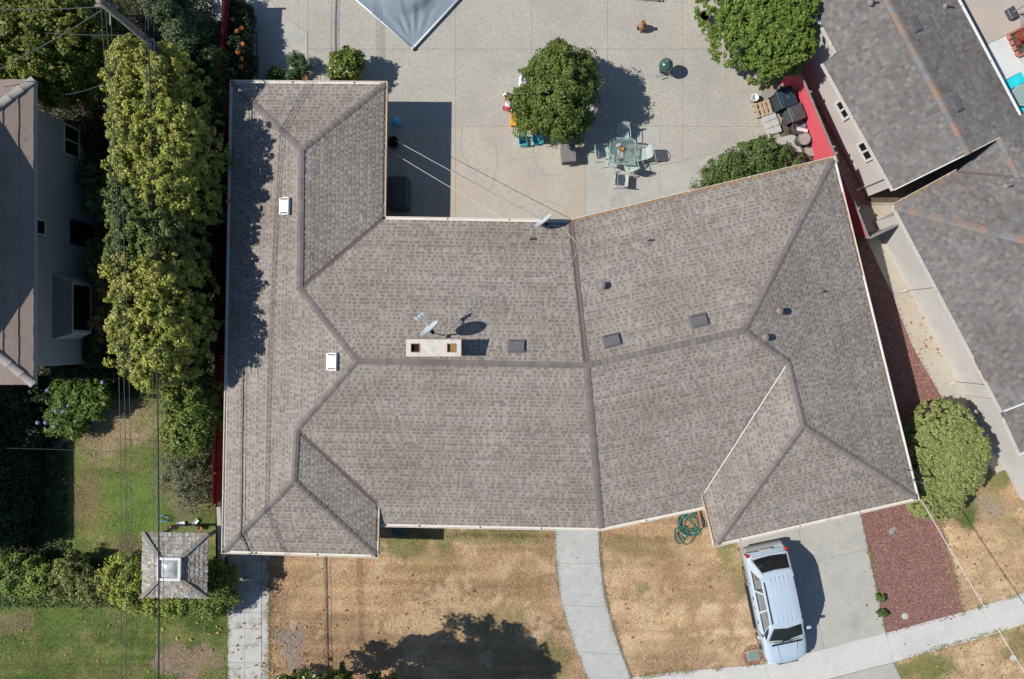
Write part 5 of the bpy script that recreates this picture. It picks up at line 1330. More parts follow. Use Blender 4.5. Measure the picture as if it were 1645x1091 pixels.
# dark ivy-like ground cover in the shady strips on the left
def ground_cover(name, label, areas, dens, c1, c2, seed):
    r = np.random.default_rng(seed); Pn = []
    for (x0, y0, x1, y1) in areas:
        a = W2(x0, y1); b = W2(x1, y0); n = int((b[0]-a[0])*(b[1]-a[1])*dens); Pn.append(np.stack([r.uniform(a[0], b[0], n), r.uniform(a[1], b[1], n)], 1))
    P = np.concatenate(Pn); n = len(P); h = .05+.30*vnoise(P[:,0], P[:,1], 1.6, seed)*r.random(n)
    N_ = r.normal(size=(n,3))*.5+np.array((0,0,1)); N_ /= np.linalg.norm(N_, axis=1, keepdims=True)
    t = r.random((n,1)); V, F, cc = leaf_cloud(np.column_stack([P, h]), N_, r.uniform(.06,.14,n), (np.array(c1)*(1-t)+np.array(c2)*t), r, .7)
    return tag(np_obj(name, V, F, 'leaf', cc, kind='stuff'), label, 'ground cover')
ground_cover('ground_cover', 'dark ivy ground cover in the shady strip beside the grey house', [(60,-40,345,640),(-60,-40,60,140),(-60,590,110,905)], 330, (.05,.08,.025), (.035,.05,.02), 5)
ground_cover('ground_cover', 'thin weedy growth along the foot of the low arbor hedge', [(-40,895,225,975),(335,895,366,990)], 260, (.10,.14,.035), (.07,.10,.03), 6)
# ================================================================== THINGS IN THE YARD
# grey fabric cover stretched on a white frame
cz = .10
cv = thing('fabric_cover', W(663,80,0), 0, 'grey fabric canopy with white edge pipes lying low on the patio', 'cover')
k0 = W(663,78,cz); kl = W(545,-24,cz); kr = W(758,-24,cz); kt = W(640,-126,cz)
n = 44; vs = []; fs = []; ctr = W(648,-28,cz)
for i in range(n+1):
    for j in range(n+1):
        s_, t_ = i/n, j/n
        p = k0*(1-s_)*(1-t_)+kr*s_*(1-t_)+kl*(1-s_)*t_+kt*s_*t_
        dd = math.hypot(p.x-ctr.x, p.y-ctr.y); hgt = .26*(1/(1+math.exp((dd-1.28)*14)))+.02
        a_ = math.atan2(p.y-k0.y, p.x-k0.x); rr_ = math.hypot(p.x-k0.x, p.y-k0.y)
        edge = min(s_, t_, 1-s_, 1-t_); f_ = min(1, edge*9)
        hgt += f_*.045*(math.sin(a_*21+.9*math.sin(rr_*2.2)+.6)+.5*math.sin(a_*37+rr_*1.3))*math.exp(-((rr_-.9)/.85)**2)
        hgt -= .03*math.sin(math.pi*s_)*math.sin(math.pi*t_)*(dd > 1.6)
        vs.append((p.x, p.y, cz-.03+hgt))
for i in range(n):
    for j in range(n): a = i*(n+1)+j; fs.append((a, a+n+1, a+n+2, a+1))
MB().add(vs, fs).build('fabric', 'canvas_grey', parent=cv, smooth=True, world=True)
for a, b in ((k0,kl),(k0,kr),(kl,kt),(kr,kt)): MB().tube([a, b], .045, 10).build('edge_pipe', 'canvas_white', parent=cv, smooth=True, world=True)
for p in (k0,kl,kr,kt):
    MB().tube([p+Vector((0,0,.06)), Vector((p.x,p.y,0))], .055, 10).build('corner_leg', 'canvas_white', parent=cv, smooth=True, world=True)
p = k0; MB().tube([p+Vector((.03,-.02,.03)), p+Vector((.10,-.06,-.15))], .03, 8).build('corner_strap', 'black_plastic', parent=cv, world=True)

# kettle grill
p = W(1071,103,.85); gl = thing('kettle_grill', (p.x,p.y,0), 0, 'dark green round kettle grill standing alone on the patio', 'grill')
MB().lathe([(0,.50),(.12,.51),(.22,.57),(.285,.68),(.29,.72)], n=32).build('bowl', 'grill_green', parent=gl, smooth=True)
MB().lathe([(.298,.71),(.295,.75),(.26,.86),(.19,.94),(.10,.985),(0,1.0)], n=32).build('lid', 'grill_green', parent=gl, smooth=True)
b = MB(); b.tube([(-.07,.05,.97),(-.05,.06,1.05),(.06,.0,1.05),(.07,-.02,.97)], .014, 8); b.build('lid_handle', 'chrome', parent=gl, smooth=True)
for a_ in (90, 215, 330): 
    a_ = R(a_); MB().tube([(.17*math.cos(a_),.17*math.sin(a_),.55),(.36*math.cos(a_),.36*math.sin(a_),.02)], .014, 8).build('leg', 'chrome', parent=gl)
MB().lathe([(.0,.20),(.16,.20),(.17,.215),(.0,.215)], n=20).build('ash_pan', 'chrome', parent=gl)
MB().box((-.16,-.27,.30), (.28,.04,.02), rz=R(15)).build('tool_shelf', 'car_trim', parent=gl)
# chiminea
p = W(1033,38,.5); cm = thing('chiminea', (p.x,p.y,0), 0, 'small terracotta chiminea on the upper patio', 'chiminea')
MB().lathe([(.10,.05),(.17,.15),(.19,.28),(.16,.42),(.09,.52),(.07,.60),(.08,.66),(.055,.66),(.05,.55)], n=20).build('body', 'terracotta', parent=cm, smooth=True)
MB().box((-.15,-.06,.26), (.08,.15,.15)).build('mouth', 'soot', parent=cm)
for a_ in (30,150,270): MB().tube([(.10*math.cos(R(a_)),.10*math.sin(R(a_)),.12),(.18*math.cos(R(a_)),.18*math.sin(R(a_)),0)], .015, 6).build('leg', 'black_plastic', parent=cm)
# glazed pot by the clipped tree
p = W(1131,28,.3); pt_ = thing('glazed_pot', (p.x,p.y,0), 0, 'round dark brown pot at the foot of the clipped tree', 'pot')
MB().lathe([(.14,0),(.25,.15),(.27,.30),(.22,.44),(.23,.47),(.20,.47),(.19,.40)], n=22).build('body', 'pot_brown', parent=pt_, smooth=True)
MB().lathe([(0,.40),(.19,.40)], n=18).build('soil', 'soil', parent=pt_)
# lounger whose end shows at the top edge
p = W(1024,-16,.3); lg = thing('sun_lounger', (p.x,p.y,0), R(86), 'black wire sun lounger cut off by the top edge', 'lounger')
b = MB()
for x in (-.28,.28): b.tube(smooth_pts([(x,-.95,.02),(x,-.9,.30),(x,0,.32),(x,.35,.34),(x,.95,.75)]), .016, 6)
b.tube([(-.28,-.9,.3),(.28,-.9,.3)], .016, 6); b.tube([(-.28,.95,.75),(.28,.95,.75)], .016, 6); b.build('frame', 'black_plastic', parent=lg)
for k in range(14):
    y = -.85+k*.13; z = .32 if y < .35 else .34+(y-.35)*.68; MB().bar((-.28,y,z), (.28,y,z), .05, .008).build('strap', 'bin_blue', parent=lg)

# dining set --------------------------------------------------------
def mesh_panel(b, P00, P10, P01, P11, nu, nv, w=.012):
    """woven metal sheet between four corners"""
    P00, P10, P01, P11 = map(Vector, (P00,P10,P01,P11))
    for i in range(nu+1):
        t = i/nu; b.bar(P00.lerp(P10,t), P01.lerp(P11,t), w, .006)
    for j in range(nv+1):
        t = j/nv; b.bar(P00.lerp(P01,t), P10.lerp(P11,t), w, .006)
def patio_chair(px, py, rz, label, m, group, solid=False):
    p = W(px, py, .45); t = thing('patio_chair', (p.x,p.y,0), R(rz), label, 'chair', group)
    b = MB(); mesh_panel(b, (-.23,-.23,.42), (.23,-.23,.42), (-.23,.23,.43), (.23,.23,.43), 9, 9, .040 if solid else .034)
    b.tube([(-.24,-.24,.42),(.24,-.24,.42),(.24,.24,.43),(-.24,.24,.43)], .014, 6, closed=True); b.build('seat', m, parent=t)
    b = MB(); mesh_panel(b, (-.22,.24,.50), (.22,.24,.50), (-.23,.36,.88), (.23,.36,.88), 9, 8, .040 if solid else .034)
    b.tube(smooth_pts([(-.24,.23,.42),(-.25,.30,.66),(-.23,.37,.86),(0,.40,.95),(.23,.37,.86),(.25,.30,.66),(.24,.23,.42)]), .014, 6); b.build('backrest', m, parent=t)
    for s_ in (-1,1):
        MB().tube(smooth_pts([(s_*.25,.30,.66),(s_*.28,.10,.64),(s_*.28,-.16,.63),(s_*.26,-.22,.55),(s_*.24,-.22,.42)]), .015, 6).build('arm', m, parent=t)
        MB().tube([(s_*.24,-.22,.42),(s_*.26,-.27,0)], .013, 6).build('leg', m, parent=t); MB().tube([(s_*.24,.23,.42),(s_*.26,.32,0)], .013, 6).build('leg', m, parent=t)
    return t
p = W(1000,243,.72); tb = thing('patio_table', (p.x,p.y,0), R(-4), 'square metal-mesh garden table with rounded corners amid the green chairs', 'table')
b = MB(); s_ = .54; rim = []
for cx, cy, a0 in ((1,1,0),(-1,1,90),(-1,-1,180),(1,-1,270)):
    for k in range(6): a_ = R(a0+k*18); rim.append((cx*(s_-.2)+.2*math.cos(a_), cy*(s_-.2)+.2*math.sin(a_), .72))
b.tube(rim, .02, 8, closed=True); b.tube([(x*.93,y*.93,.705) for x,y,z in rim], .012, 6, closed=True); b.build('rim', 'metal_teal', parent=tb, smooth=True)
b = MB()
for k in range(-9,10):
    x = k*.055; h_ = s_-.02 if abs(x) < s_-.2 else s_-.2+math.sqrt(max(0,.04-(abs(x)-s_+.2)**2))
    b.bar((x,-h_,.715), (x,h_,.715), .012, .006); b.bar((-h_,x,.715), (h_,x,.715), .012, .006)
b.build('mesh_top', 'metal_teal', parent=tb)
for a_ in (45,135,225,315):
    a_ = R(a_); MB().tube(smooth_pts([(.50*math.cos(a_),.50*math.sin(a_),.71),(.32*math.cos(a_),.32*math.sin(a_),.45),(.34*math.cos(a_),.34*math.sin(a_),.2),(.50*math.cos(a_),.50*math.sin(a_),0)]), .018, 6).build('leg', 'metal_teal', parent=tb)
MB().tube([(.33*math.cos(R(a_)),.33*math.sin(R(a_)),.3) for a_ in range(0,360,24)], .010, 6, closed=True).build('leg_ring', 'metal_teal', parent=tb)
GC = 'green metal chairs round the patio table'
patio_chair(1001,217,3,'green mesh chair pushed in at the top side of the patio table','metal_green',GC)
patio_chair(969,245,98,'green mesh chair on the left of the patio table','metal_green',GC)
patio_chair(1030,248,-80,'pale green mesh chair on the right of the patio table','metal_green',GC)
patio_chair(1012,264,-160,'green mesh chair at the lower side of the patio table','metal_green',GC)
patio_chair(983,258,160,'green mesh chair tucked under the lower left table corner','metal_green',GC)
patio_chair(1000,290,86,'white mesh chair standing apart below the patio table','metal_pale','white chair apart',True)
p = W(1000,240,.74); bw_ = thing('fruit_bowl', (p.x,p.y,.735), 0, 'small bowl with orange fruit on the patio table', 'bowl')
MB().lathe([(.05,0),(.11,.03),(.13,.06),(.12,.06),(.09,.02)], n=18).build('bowl', 'pot_brown', parent=bw_, smooth=True)
for x, y in ((.03,.02),(-.04,.01),(.0,-.04)): MB().lathe([(0,.03),(.03,.04),(.042,.07),(.03,.10),(0,.112)], (x,y,0), 10).build('fruit', 'toy_orange', parent=bw_, smooth=True)
p = W(994,233,.74); nb_ = thing('folded_cloth', (p.x,p.y,.735), .4, 'folded beige cloth on the patio table', 'cloth'); MB().bevbox((0,0,.02), (.22,.13,.04), .018).build('fold', 'stucco', parent=nb_)
p = W(995,257,.74); nb_ = thing('cup', (p.x,p.y,.735), 0, 'small clay cup near the lower table edge', 'cup'); MB().lathe([(.04,0),(.05,.09),(.04,.09),(.035,.02)], n=14).build('body', 'terracotta', parent=nb_, smooth=True)
# ottoman / wicker box
p = W(913,246,.5); wk = thing('storage_box', (p.x,p.y,0), R(5), 'grey woven storage box below the patio tree', 'box')
MB().bevbox((0,0,.27), (.58,.72,.54), .03).build('body', 'wicker_grey', parent=wk); MB().bevbox((0,0,.565), (.62,.76,.05), .02).build('lid', 'wicker_grey', parent=wk)
MB().box((0,-.40,.25), (.34,.06,.05)).build('handle', 'chrome', parent=wk)
for x in (-.25,.25):
    for y in (-.3,.3): MB().lathe([(.04,-.02),(.04,.02)], (x,y,.02), 10).build('foot', 'black_plastic', parent=wk)

# toys --------------------------------------------------------------
def toy_chair(px, py, rz, label, m, sc=1.0):
    p = W(px, py, .2); t = thing('toy_chair', (p.x,p.y,0), R(rz), label, 'toy', 'plastic toys under the patio tree')
    MB().bevbox((0,0,.13*sc), (.34*sc,.34*sc,.10*sc), .03).build('seat', m, parent=t)
    MB().bevbox((0,.17*sc,.30*sc), (.36*sc,.07*sc,.40*sc), .03, rx=-.15).build('backrest', m, parent=t)
    for s_ in (-1,1): MB().bevbox((s_*.19*sc,.0,.20*sc), (.07*sc,.34*sc,.30*sc), .025).build('arm', m, parent=t)
    for s_ in (-1,1):
        for q_ in (-1,1): MB().bevbox((s_*.14*sc,q_*.13*sc,.05*sc), (.07*sc,.07*sc,.10*sc), .01).build('leg', m, parent=t)
    return t
toy_chair(841,226,94,'turquoise plastic toy chair, leftmost under the patio tree','toy_cyan',1.0)
toy_chair(864,224,10,'turquoise plastic toy chair with dark seat hollow, beside the leftmost','toy_cyan',1.05)
toy_chair(900,222,-20,'blue plastic toy chair in the shade of the patio tree','toy_blue',.9)
p = W(829,191,.3); t = thing('play_table', (p.x,p.y,0), R(-3), 'orange and yellow plastic play table half under the patio tree', 'toy')
MB().bevbox((0,0,.35), (.46,.60,.06), .02).build('top', 'toy_orange', parent=t); MB().bevbox((.12,-.22,.40), (.34,.14,.06), .02).build('tray', 'toy_yellow', parent=t)
for x in (-.18,.18):
    for y in (-.24,.24): MB().bevbox((x,y,.16), (.06,.06,.32), .01).build('leg', 'toy_orange', parent=t)
p = W(817,166,.25); t = thing('toy_car', (p.x,p.y,0), R(75), 'red and white ride-on toy at the left side of the patio tree', 'toy')
MB().bevbox((0,0,.20), (.60,.28,.18), .06).build('body', 'toy_red', parent=t); MB().bevbox((-.05,0,.32), (.24,.24,.08), .03).build('seat', 'toy_white', parent=t)
MB().tube([(.18,0,.28),(.15,0,.45)], .02, 8).build('steering_column', 'toy_white', parent=t)
for x in (-.18,.2):
    for y in (-.15,.15): MB().tube([(x,y-.03,.09),(x,y+.03,.09)], .09, 12).build('wheel', 'rubber', parent=t)
p = W(812,151,.15); t = thing('toy_ball', (p.x,p.y,0), 0, 'small black and white ball left of the patio tree', 'ball')
MB().lathe([(.11*math.sin(R(a)), .11-.11*math.cos(R(a))) for a in range(0,181,15)], n=16).build('skin', 'toy_white', parent=t, smooth=True)
for a_ in (20,140,260): MB().lathe([(0,.006),(.05,.0),(.045,-.006)], (0,0,.11), 5, M=Matrix.Translation((0,0,.11)) @ Matrix.Rotation(R(a_),4,'Z') @ Matrix.Rotation(R(55),4,'Y') @ Matrix.Translation((0,0,0))).build('patch', 'rubber', parent=t)
p = W(846,129,.35); t = thing('baby_walker', (p.x,p.y,0), R(20), 'white and light blue plastic baby walker beside the patio tree', 'toy')
MB().tube([(.26*math.cos(R(a_)),.26*math.sin(R(a_)),.36) for a_ in range(0,360,20)], .07, 10, closed=True).build('ring', 'toy_white', parent=t, smooth=True)
MB().bevbox((.22,.05,.42), (.20,.26,.08), .03).build('tray', 'toy_blue', parent=t)
MB().tube([(.30*math.cos(R(a_)),.30*math.sin(R(a_)),.06) for a_ in range(0,360,20)], .035, 8, closed=True).build('base_ring', 'toy_white', parent=t, smooth=True)
for a_ in (45,135,225,315): MB().tube([(.26*math.cos(R(a_)),.26*math.sin(R(a_)),.33),(.30*math.cos(R(a_)),.30*math.sin(R(a_)),.06)], .02, 8).build('strut', 'toy_white', parent=t)
# shaded things by the left wing
p = W(627,187,.9); t = thing('toy_ball', (p.x+.12,p.y,0), 0, 'bright blue balloon-like ball under the left wing eave', 'ball')
MB().lathe([(.20*math.sin(R(a)), .20-.20*math.cos(R(a))) for a in range(0,181,15)], n=18).build('skin', 'toy_blue', parent=t, smooth=True)
MB().lathe([(.03,.385),(.02,.42),(.0,.43)], n=8).build('valve', 'toy_white', parent=t)
p = W(631,228,.4); t = thing('wash_tub', (p.x,p.y,0), 0, 'round black tub standing in the patio shadow', 'tub')
MB().lathe([(.20,0),(.23,.42),(.26,.44),(.235,.44),(.20,.06),(0,.06)], n=22).build('body', 'tub_grey', parent=t, smooth=True); MB().lathe([(0,.30),(.215,.30)], n=18).build('contents', 'soot', parent=t)
p = W(637,312,.4); t = thing('patio_grill', (p.x,p.y,0), 0, 'dark covered grill cart in the patio shadow by the house', 'grill')
MB().bevbox((.1,0,.45), (.85,1.35,.75), .05).build('cover', 'bin_grey', parent=t); MB().bevbox((-.05,-.1,.86), (.06,.7,.05), .01).build('handle', 'tub_grey', parent=t)
for y in (-.5,.5): MB().tube([(.35,y-.03,.1),(.35,y+.03,.1)], .10, 12).build('wheel', 'rubber', parent=t)

# bins and tubs by the red fence --------------------------------------
def bin_(px, py, rz, label, m, sx_, sy_, h_, lid=None, emblem=False):
    p = W(px, py, h_*.8); t = thing('wheelie_bin', (p.x,p.y,0), R(rz), label, 'bin', 'bins by the red fence')
    b = MB(); a_, c_ = .80, 1.0
    vs = [(s1*sx_/2*a_, s2*sy_/2*a_, .06) for s1, s2 in ((-1,-1),(1,-1),(1,1),(-1,1))]+[(s1*sx_/2, s2*sy_/2, h_-.06) for s1, s2 in ((-1,-1),(1,-1),(1,1),(-1,1))]
    b.add(vs, ((3,2,1,0),(4,5,6,7),(0,1,5,4),(1,2,6,5),(2,3,7,6),(3,0,4,7))); b.build('body', m, parent=t)
    l_ = MB().bevbox((0,-.02,h_-.02), (sx_+.05, sy_+.08, .09), .03).build('lid', lid or m, parent=t)
    MB().bevbox((0,0,h_+.035), (sx_*.72, sy_*.70, .03), .012).build('lid_panel', lid or m, parent=l_)
    MB().tube([(-sx_*.4,sy_/2+.06,h_-.08),(sx_*.4,sy_/2+.06,h_-.08)], .02, 8).build('handle', m, parent=t)
    for s_ in (-1,1): MB().tube([(s_*sx_*.36,sy_*.42,.1),(s_*sx_*.46,sy_*.42,.1)], .10, 12).build('wheel', 'rubber', parent=t)
    if emblem:
        MB().lathe([(.0,h_+.053),(.055,h_+.053)], (0,-.02,0), 18).build('emblem', 'tub_grey', parent=l_)
bin_(1261,158,20,'dark blue wheelie bin with round emblem on its lid','bin_blue',.66,.72,1.02,None,True)
bin_(1277,182,20,'black wheelie bin beside the red fence, below the blue one','bin_grey',.56,.60,.95)
for px, py, h_, lab, full in ((1284,203,.55,'open grey plant tub with a board across it by the red fence', False), (1292,222,.50,'grey plant tub with a flat pale lid by the red fence', True)):
    p = W(px, py, h_); t = thing('plant_tub', (p.x,p.y,0), 0, lab, 'tub', 'grey plant tubs by the red fence')
    MB().lathe([(.21,0),(.285,h_-.04),(.30,h_),(.265,h_),(.25,h_-.06)], n=26).build('body', 'tub_grey', parent=t, smooth=True)
    MB().lathe([(0,h_-.03),(.262,h_-.03)] if full else [(0,h_-.22),(.24,h_-.22)], n=22).build('lid' if full else 'soil', 'stone' if full else 'soot', parent=t)
    if not full:
        bd_ = thing('plank', (p.x+.12,p.y-.15,h_), R(-12), 'short white board lying across the open tub', 'board'); MB().bevbox((0,0,.02), (.46,.15,.03), .008).build('board', 'chimney_cap', parent=bd_)
p = W(1240,199,.05); pv_ = thing('stacked_pavers', (p.x,p.y,0), R(20), 'pale square pavers laid two by three near the bins', 'pavers')
me = MB().bevbox((0,0,.035), (.285,.285,.07), .008).mesh('paver', 'paver')
for i in range(2):
    for j in range(3): instance(me, 'paver', Matrix.Translation((-.15+i*.30, -.30+j*.30, random.uniform(0,.012))), pv_, world=False)
p = W(1225,175,.1); pa_ = thing('wood_pallet', (p.x,p.y,0), R(17), 'small light wooden pallet between pavers and clipped tree', 'pallet')
me = MB().bevbox((0,0,0), (.13,.62,.022), .004).mesh('slat', 'lumber')
for x in (-.26,-.05,.12,.30): instance(me, 'slat', Matrix.Translation((x,0,.12)), pa_, world=False)
for y in (-.26,.0,.26): MB().box((0,y,.06), (.72,.07,.09)).build('stringer', 'lumber', parent=pa_)
p = W(1212,157,.25); bk2 = thing('bucket', (p.x,p.y,0), 0, 'white bucket at the edge of the clipped tree', 'bucket')
MB().lathe([(.13,0),(.16,.30),(.17,.32),(.15,.32),(.125,.02),(0,.02)], n=20).build('body', 'toy_white', parent=bk2, smooth=True)
MB().tube([(.155*math.cos(R(a)),.02+.155*math.sin(R(a))*.2,.31+.10*abs(math.sin(R(a)))) for a in range(0,181,20)], .006, 6).build('handle', 'chrome', parent=bk2)
p = W(1306,238,.08); st_ = thing('stone_slab', (p.x,p.y,0), R(15), 'rough flat stone in the corner by the red fence', 'stone')
r_ = random.Random(3); pts = [(.33*math.cos(R(a))*r_.uniform(.85,1.15), .36*math.sin(R(a))*r_.uniform(.85,1.15)) for a in range(0,360,40)]
MB().prism(pts, -.02, .10).build('slab', 'stone', parent=st_); MB().prism([(x*.7+.05,y*.7) for x, y in pts], .10, .13).build('ledge', 'stone', parent=st_)
# raised blue-grey planter kerb in the NW corner
pb = thing('planter_kerb', W(404,85,0), 0, 'shaded blue-grey raised planter kerb beside the orange-flowered shrub', 'planter')
MB().prism(poly_px([(399,50),(408,48),(410,135),(400,135)], .2), -.05, .20).build('kerb', 'concrete_grey', parent=pb, world=True); MB().prism(poly_px([(411.5,50),(413.5,50),(416,135),(413,135)], .1), -.05, .10).build('edging', 'grey_wood', parent=pb, world=True)
# brick ledge at the back of the left wing
for px, py, sx_, lab in ((487,124,.30,'small brick plant stand behind the left wing'), (515,125,.55,'low tan block row behind the left wing')):
    p = W(px, py, .2); t = thing('garden_block', (p.x,p.y,0), 0, lab, 'block'); me = MB().bevbox((0,0,.10), (.19,.22,.18), .01).mesh('block', 'brick' if sx_ < .4 else 'stucco')
    for k in range(int(sx_/.15)): instance(me, 'block', Matrix.Translation((-.1+k*.2,0,0)), t, world=False)

# ================================================================== HOSES
def hose(name, label, px, py, loops, r0, m, seed, z=.03):
    r = random.Random(seed); p = W(px, py, 0); t = thing(name, (p.x,p.y,0), 0, label, 'hose', 'garden hoses')
    pts = []
    cx, cy = 0, 0
    for l in range(loops):
        cx += r.uniform(-.14,.14); cy += r.uniform(-.12,.12); rx, ry = r0*r.uniform(.5,1.05), r0*r.uniform(.5,1.0); a0 = r.uniform(0,360)
        for k in range(10): a_ = R(a0+k*36); pts.append((cx+rx*math.cos(a_)+r.uniform(-.03,.03), cy+ry*math.sin(a_)+r.uniform(-.03,.03), z+.014*(l % 4)+r.uniform(0,.02)))
    MB().tube(smooth_pts(pts, 5), .016, 6).build('coil', m, parent=t, smooth=True)
    e = pts[-1]; MB().tube([e, (e[0]+.06,e[1]+.03,e[2])], .024, 8).build('nozzle', 'chrome', parent=t)
    return t
hose('garden_hose', 'tangled green hose loops on the lawn beside the garage wing', 1108, 842, 7, .52, 'hose_green', 5)
hose('garden_hose', 'smaller green hose loop tangle nearer the front path', 1092, 858, 3, .40, 'hose_green', 9)
hose('garden_hose', 'teal hose coil in the shade beside the left wing', 645, 852, 4, .45, 'hose_teal', 12)
bkp = thing('brick_edging', W(1124,833,0), 0, 'pink brick edging strip between hose and garage wing', 'edging')
me = MB().bevbox((0,0,.06), (.10,.20,.12), .01).mesh('brick', 'brick_pink')
for k in range(4):
    p = W(1122+k*1.6, 822+k*7.5, .1); instance(me, 'brick', Matrix.Translation((p.x,p.y,0)) @ Matrix.Rotation(R(12),4,'Z'), bkp)
# meter cover, cleanout discs
p = W(1210,1053); mt = thing('meter_cover', (p.x,p.y,-.02), R(12), 'green utility cover ringed by bare soil beside the car nose', 'cover')
MB().bevbox((0,0,.02), (.44,.34,.04), .01).build('lid', 'utility_green', parent=mt); MB().box((0,0,.005), (.50,.40,.03)).build('frame', 'concrete_grey', parent=mt)
MB().lathe([(0,.001),(.42,.001),(.46,-.01)], n=14).build('soil_ring', 'mulch_base', parent=mt)
for px, py, lab in ((1454,990,'pale round cover in the red mulch'), (1628,1057,'grey round cover in the kerb lawn under the white wire')):
    p = W(px, py); t = thing('round_cover', (p.x,p.y,-.01), 0, lab, 'cover', 'round ground covers'); MB().lathe([(.13,0),(.13,.03),(.11,.04),(0,.04)], n=18).build('lid', 'paver', parent=t); MB().lathe([(.145,0),(.145,.02)], n=18).build('ring', 'concrete_grey', parent=t)
p = W(1432,853); t = thing('debris_patch', (p.x,p.y,-.01), .5, 'small dark debris patch at the top of the red mulch', 'debris'); MB().prism([(-.15,-.1),(.0,-.14),(.14,-.02),(.2,.12),(.02,.12),(-.12,.05)], 0, .025).build('mat', 'car_trim', parent=t)
# bright things behind the arbor
p = W(262,834,.15); t = thing('play_stand', (p.x,p.y,0), R(-8), 'small light blue plastic frame behind the arbor', 'toy'); b = MB()
b.tube([(-.18,-.1,.12),(.18,-.1,.12),(.18,.1,.12),(-.18,.1,.12)], .022, 8, closed=True); b.build('frame', 'toy_blue', parent=t)
for x in (-.18,.18): MB().tube([(x,0,.12),(x,0,0)], .02, 8).build('leg', 'toy_blue', parent=t)
for px, py, rz, lab, m_ in ((290,842,10,'white broken plastic tray behind the arbor','toy_white'), (313,840,50,'pale plastic scrap right of the tray behind the arbor','toy_white'), (273,848,0,'small orange pot behind the arbor roof','terracotta'), (322,848,20,'tan pot behind the arbor by the red fence','terracotta')):
    p = W(px, py, .1); t = thing('plant_pot' if m_ == 'terracotta' else 'plastic_tray', (p.x,p.y,0), R(rz), lab, 'pot' if m_ == 'terracotta' else 'tray')
    if m_ == 'terracotta': MB().lathe([(.07,0),(.10,.16),(.11,.18),(.09,.18),(.08,.12),(0,.12)], n=14).build('body', m_, parent=t, smooth=True)
    else:
        b = MB(); b.box((0,0,.02), (.32,.14,.02))
        for dx, dy, lx, ly in ((0,.07,.32,.015),(0,-.07,.32,.015),(.16,0,.015,.14),(-.16,0,.015,.14)): b.box((dx,dy,.05), (lx,ly,.06))
        b.build('tray', m_, parent=t)
p = W(136,690,.1); t = thing('terracotta_edging', (p.x,p.y,0), R(25), 'broken terracotta pot pieces at the edge of the agapanthus bed', 'pot')
for k, (x, y) in enumerate(((0,0),(.2,.06),(-.15,.1),(.1,-.08))): MB().bevbox((x,y,.05), (.2,.12,.10), .03, rz=k).build('shard', 'terracotta', parent=t)
sp = thing('stepping_stones', W(100,720,0), 0, 'shaded grey stone edging along the left yard path', 'stones')
for k, (x, y) in enumerate(((104,705),(90,715),(82,735),(80,760),(78,790),(70,815),(150,676),(140,684))):
    p = W(x, y); MB().prism([(p.x+.22*math.cos(R(a))*random.uniform(.8,1.1), p.y+.2*math.sin(R(a))*random.uniform(.8,1.1)) for a in range(0,360,45)], -.06, .02).build('stone', 'stone', parent=sp, world=True)
# ladder-like white frame near the red fence at top
p = W(330,62,.3); t = thing('metal_rods', (p.x,p.y,0), R(-30), 'two pale metal rods leaning by the top of the red fence', 'frame'); b = MB(); b.tube([(-.3,.12,.3),(.3,-.05,.35)], .02, 6); b.tube([(-.3,-.08,.25),(.3,-.12,.35)], .02, 6); b.build('rods', 'white_metal', parent=t); MB().tube([(.3,-.05,.35),(.3,-.12,0)], .015, 6).build('stand', 'white_metal', parent=t)
# beige paving in the top-left yard
paving('yard_paving', [(300,-40),(356,-40),(356,38),(312,30),(300,0)], [[(300,-40),(356,-40),(356,0),(300,0)], [(302,0),(356,0),(356,36),(314,28)]], 'concrete_grey', z=-.02)
# cyan chairs in the neighbour's patio
for px, py, rz, lab in ((1624,134,-60,'turquoise wire patio chair, upper one at the right edge'), (1637,172,-110,'turquoise wire patio chair, lower one at the roof corner')):
    p = W(px, py, .4); t = thing('patio_chair', (p.x,p.y,0), R(rz), lab, 'chair', 'turquoise chairs on the right patio')
    MB().bevbox((0,0,.42), (.46,.46,.05), .02).build('seat', 'pad_cyan', parent=t); MB().bevbox((0,.24,.62), (.46,.05,.36), .02, rx=-.2).build('backrest', 'pad_cyan', parent=t)
    for s_ in (-1,1):
        MB().tube(smooth_pts([(s_*.25,.26,.70),(s_*.29,.0,.62),(s_*.27,-.24,.55),(s_*.25,-.24,.40)]), .012, 6).build('arm', 'metal_pale', parent=t)
        for q_ in (-1,1): MB().tube([(s_*.22,q_*.21,.40),(s_*.24,q_*.25,0)], .012, 6).build('leg', 'metal_pale', parent=t)
p = W(1643,153,.7); t = thing('patio_table', (p.x,p.y,0), 0, 'round glass table between the turquoise chairs at the right edge', 'table')
MB().lathe([(0,.70),(.42,.70),(.43,.71),(.42,.72),(0,.72)], n=28).build('top', 'table_glass', parent=t); MB().tube([(.43*math.cos(R(a)),.43*math.sin(R(a)),.71) for a in range(0,360,15)], .015, 6, closed=True).build('rim', 'metal_pale', parent=t)
for a_ in (45,165,285): MB().tube([(.3*math.cos(R(a_)),.3*math.sin(R(a_)),.70),(.34*math.cos(R(a_)),.34*math.sin(R(a_)),0)], .015, 6).build('leg', 'metal_pale', parent=t)
p = W(1634,16,.4); t = thing('umbrella_stand', (p.x,p.y,0), R(28), 'grey umbrella base block at the top right corner', 'post'); MB().bevbox((0,0,.10), (.35,.5,.20), .03).build('base', 'bin_grey', parent=t); MB().tube([(0,0,.2),(0,0,1.9)], .03, 8).build('pole', 'car_trim', parent=t)
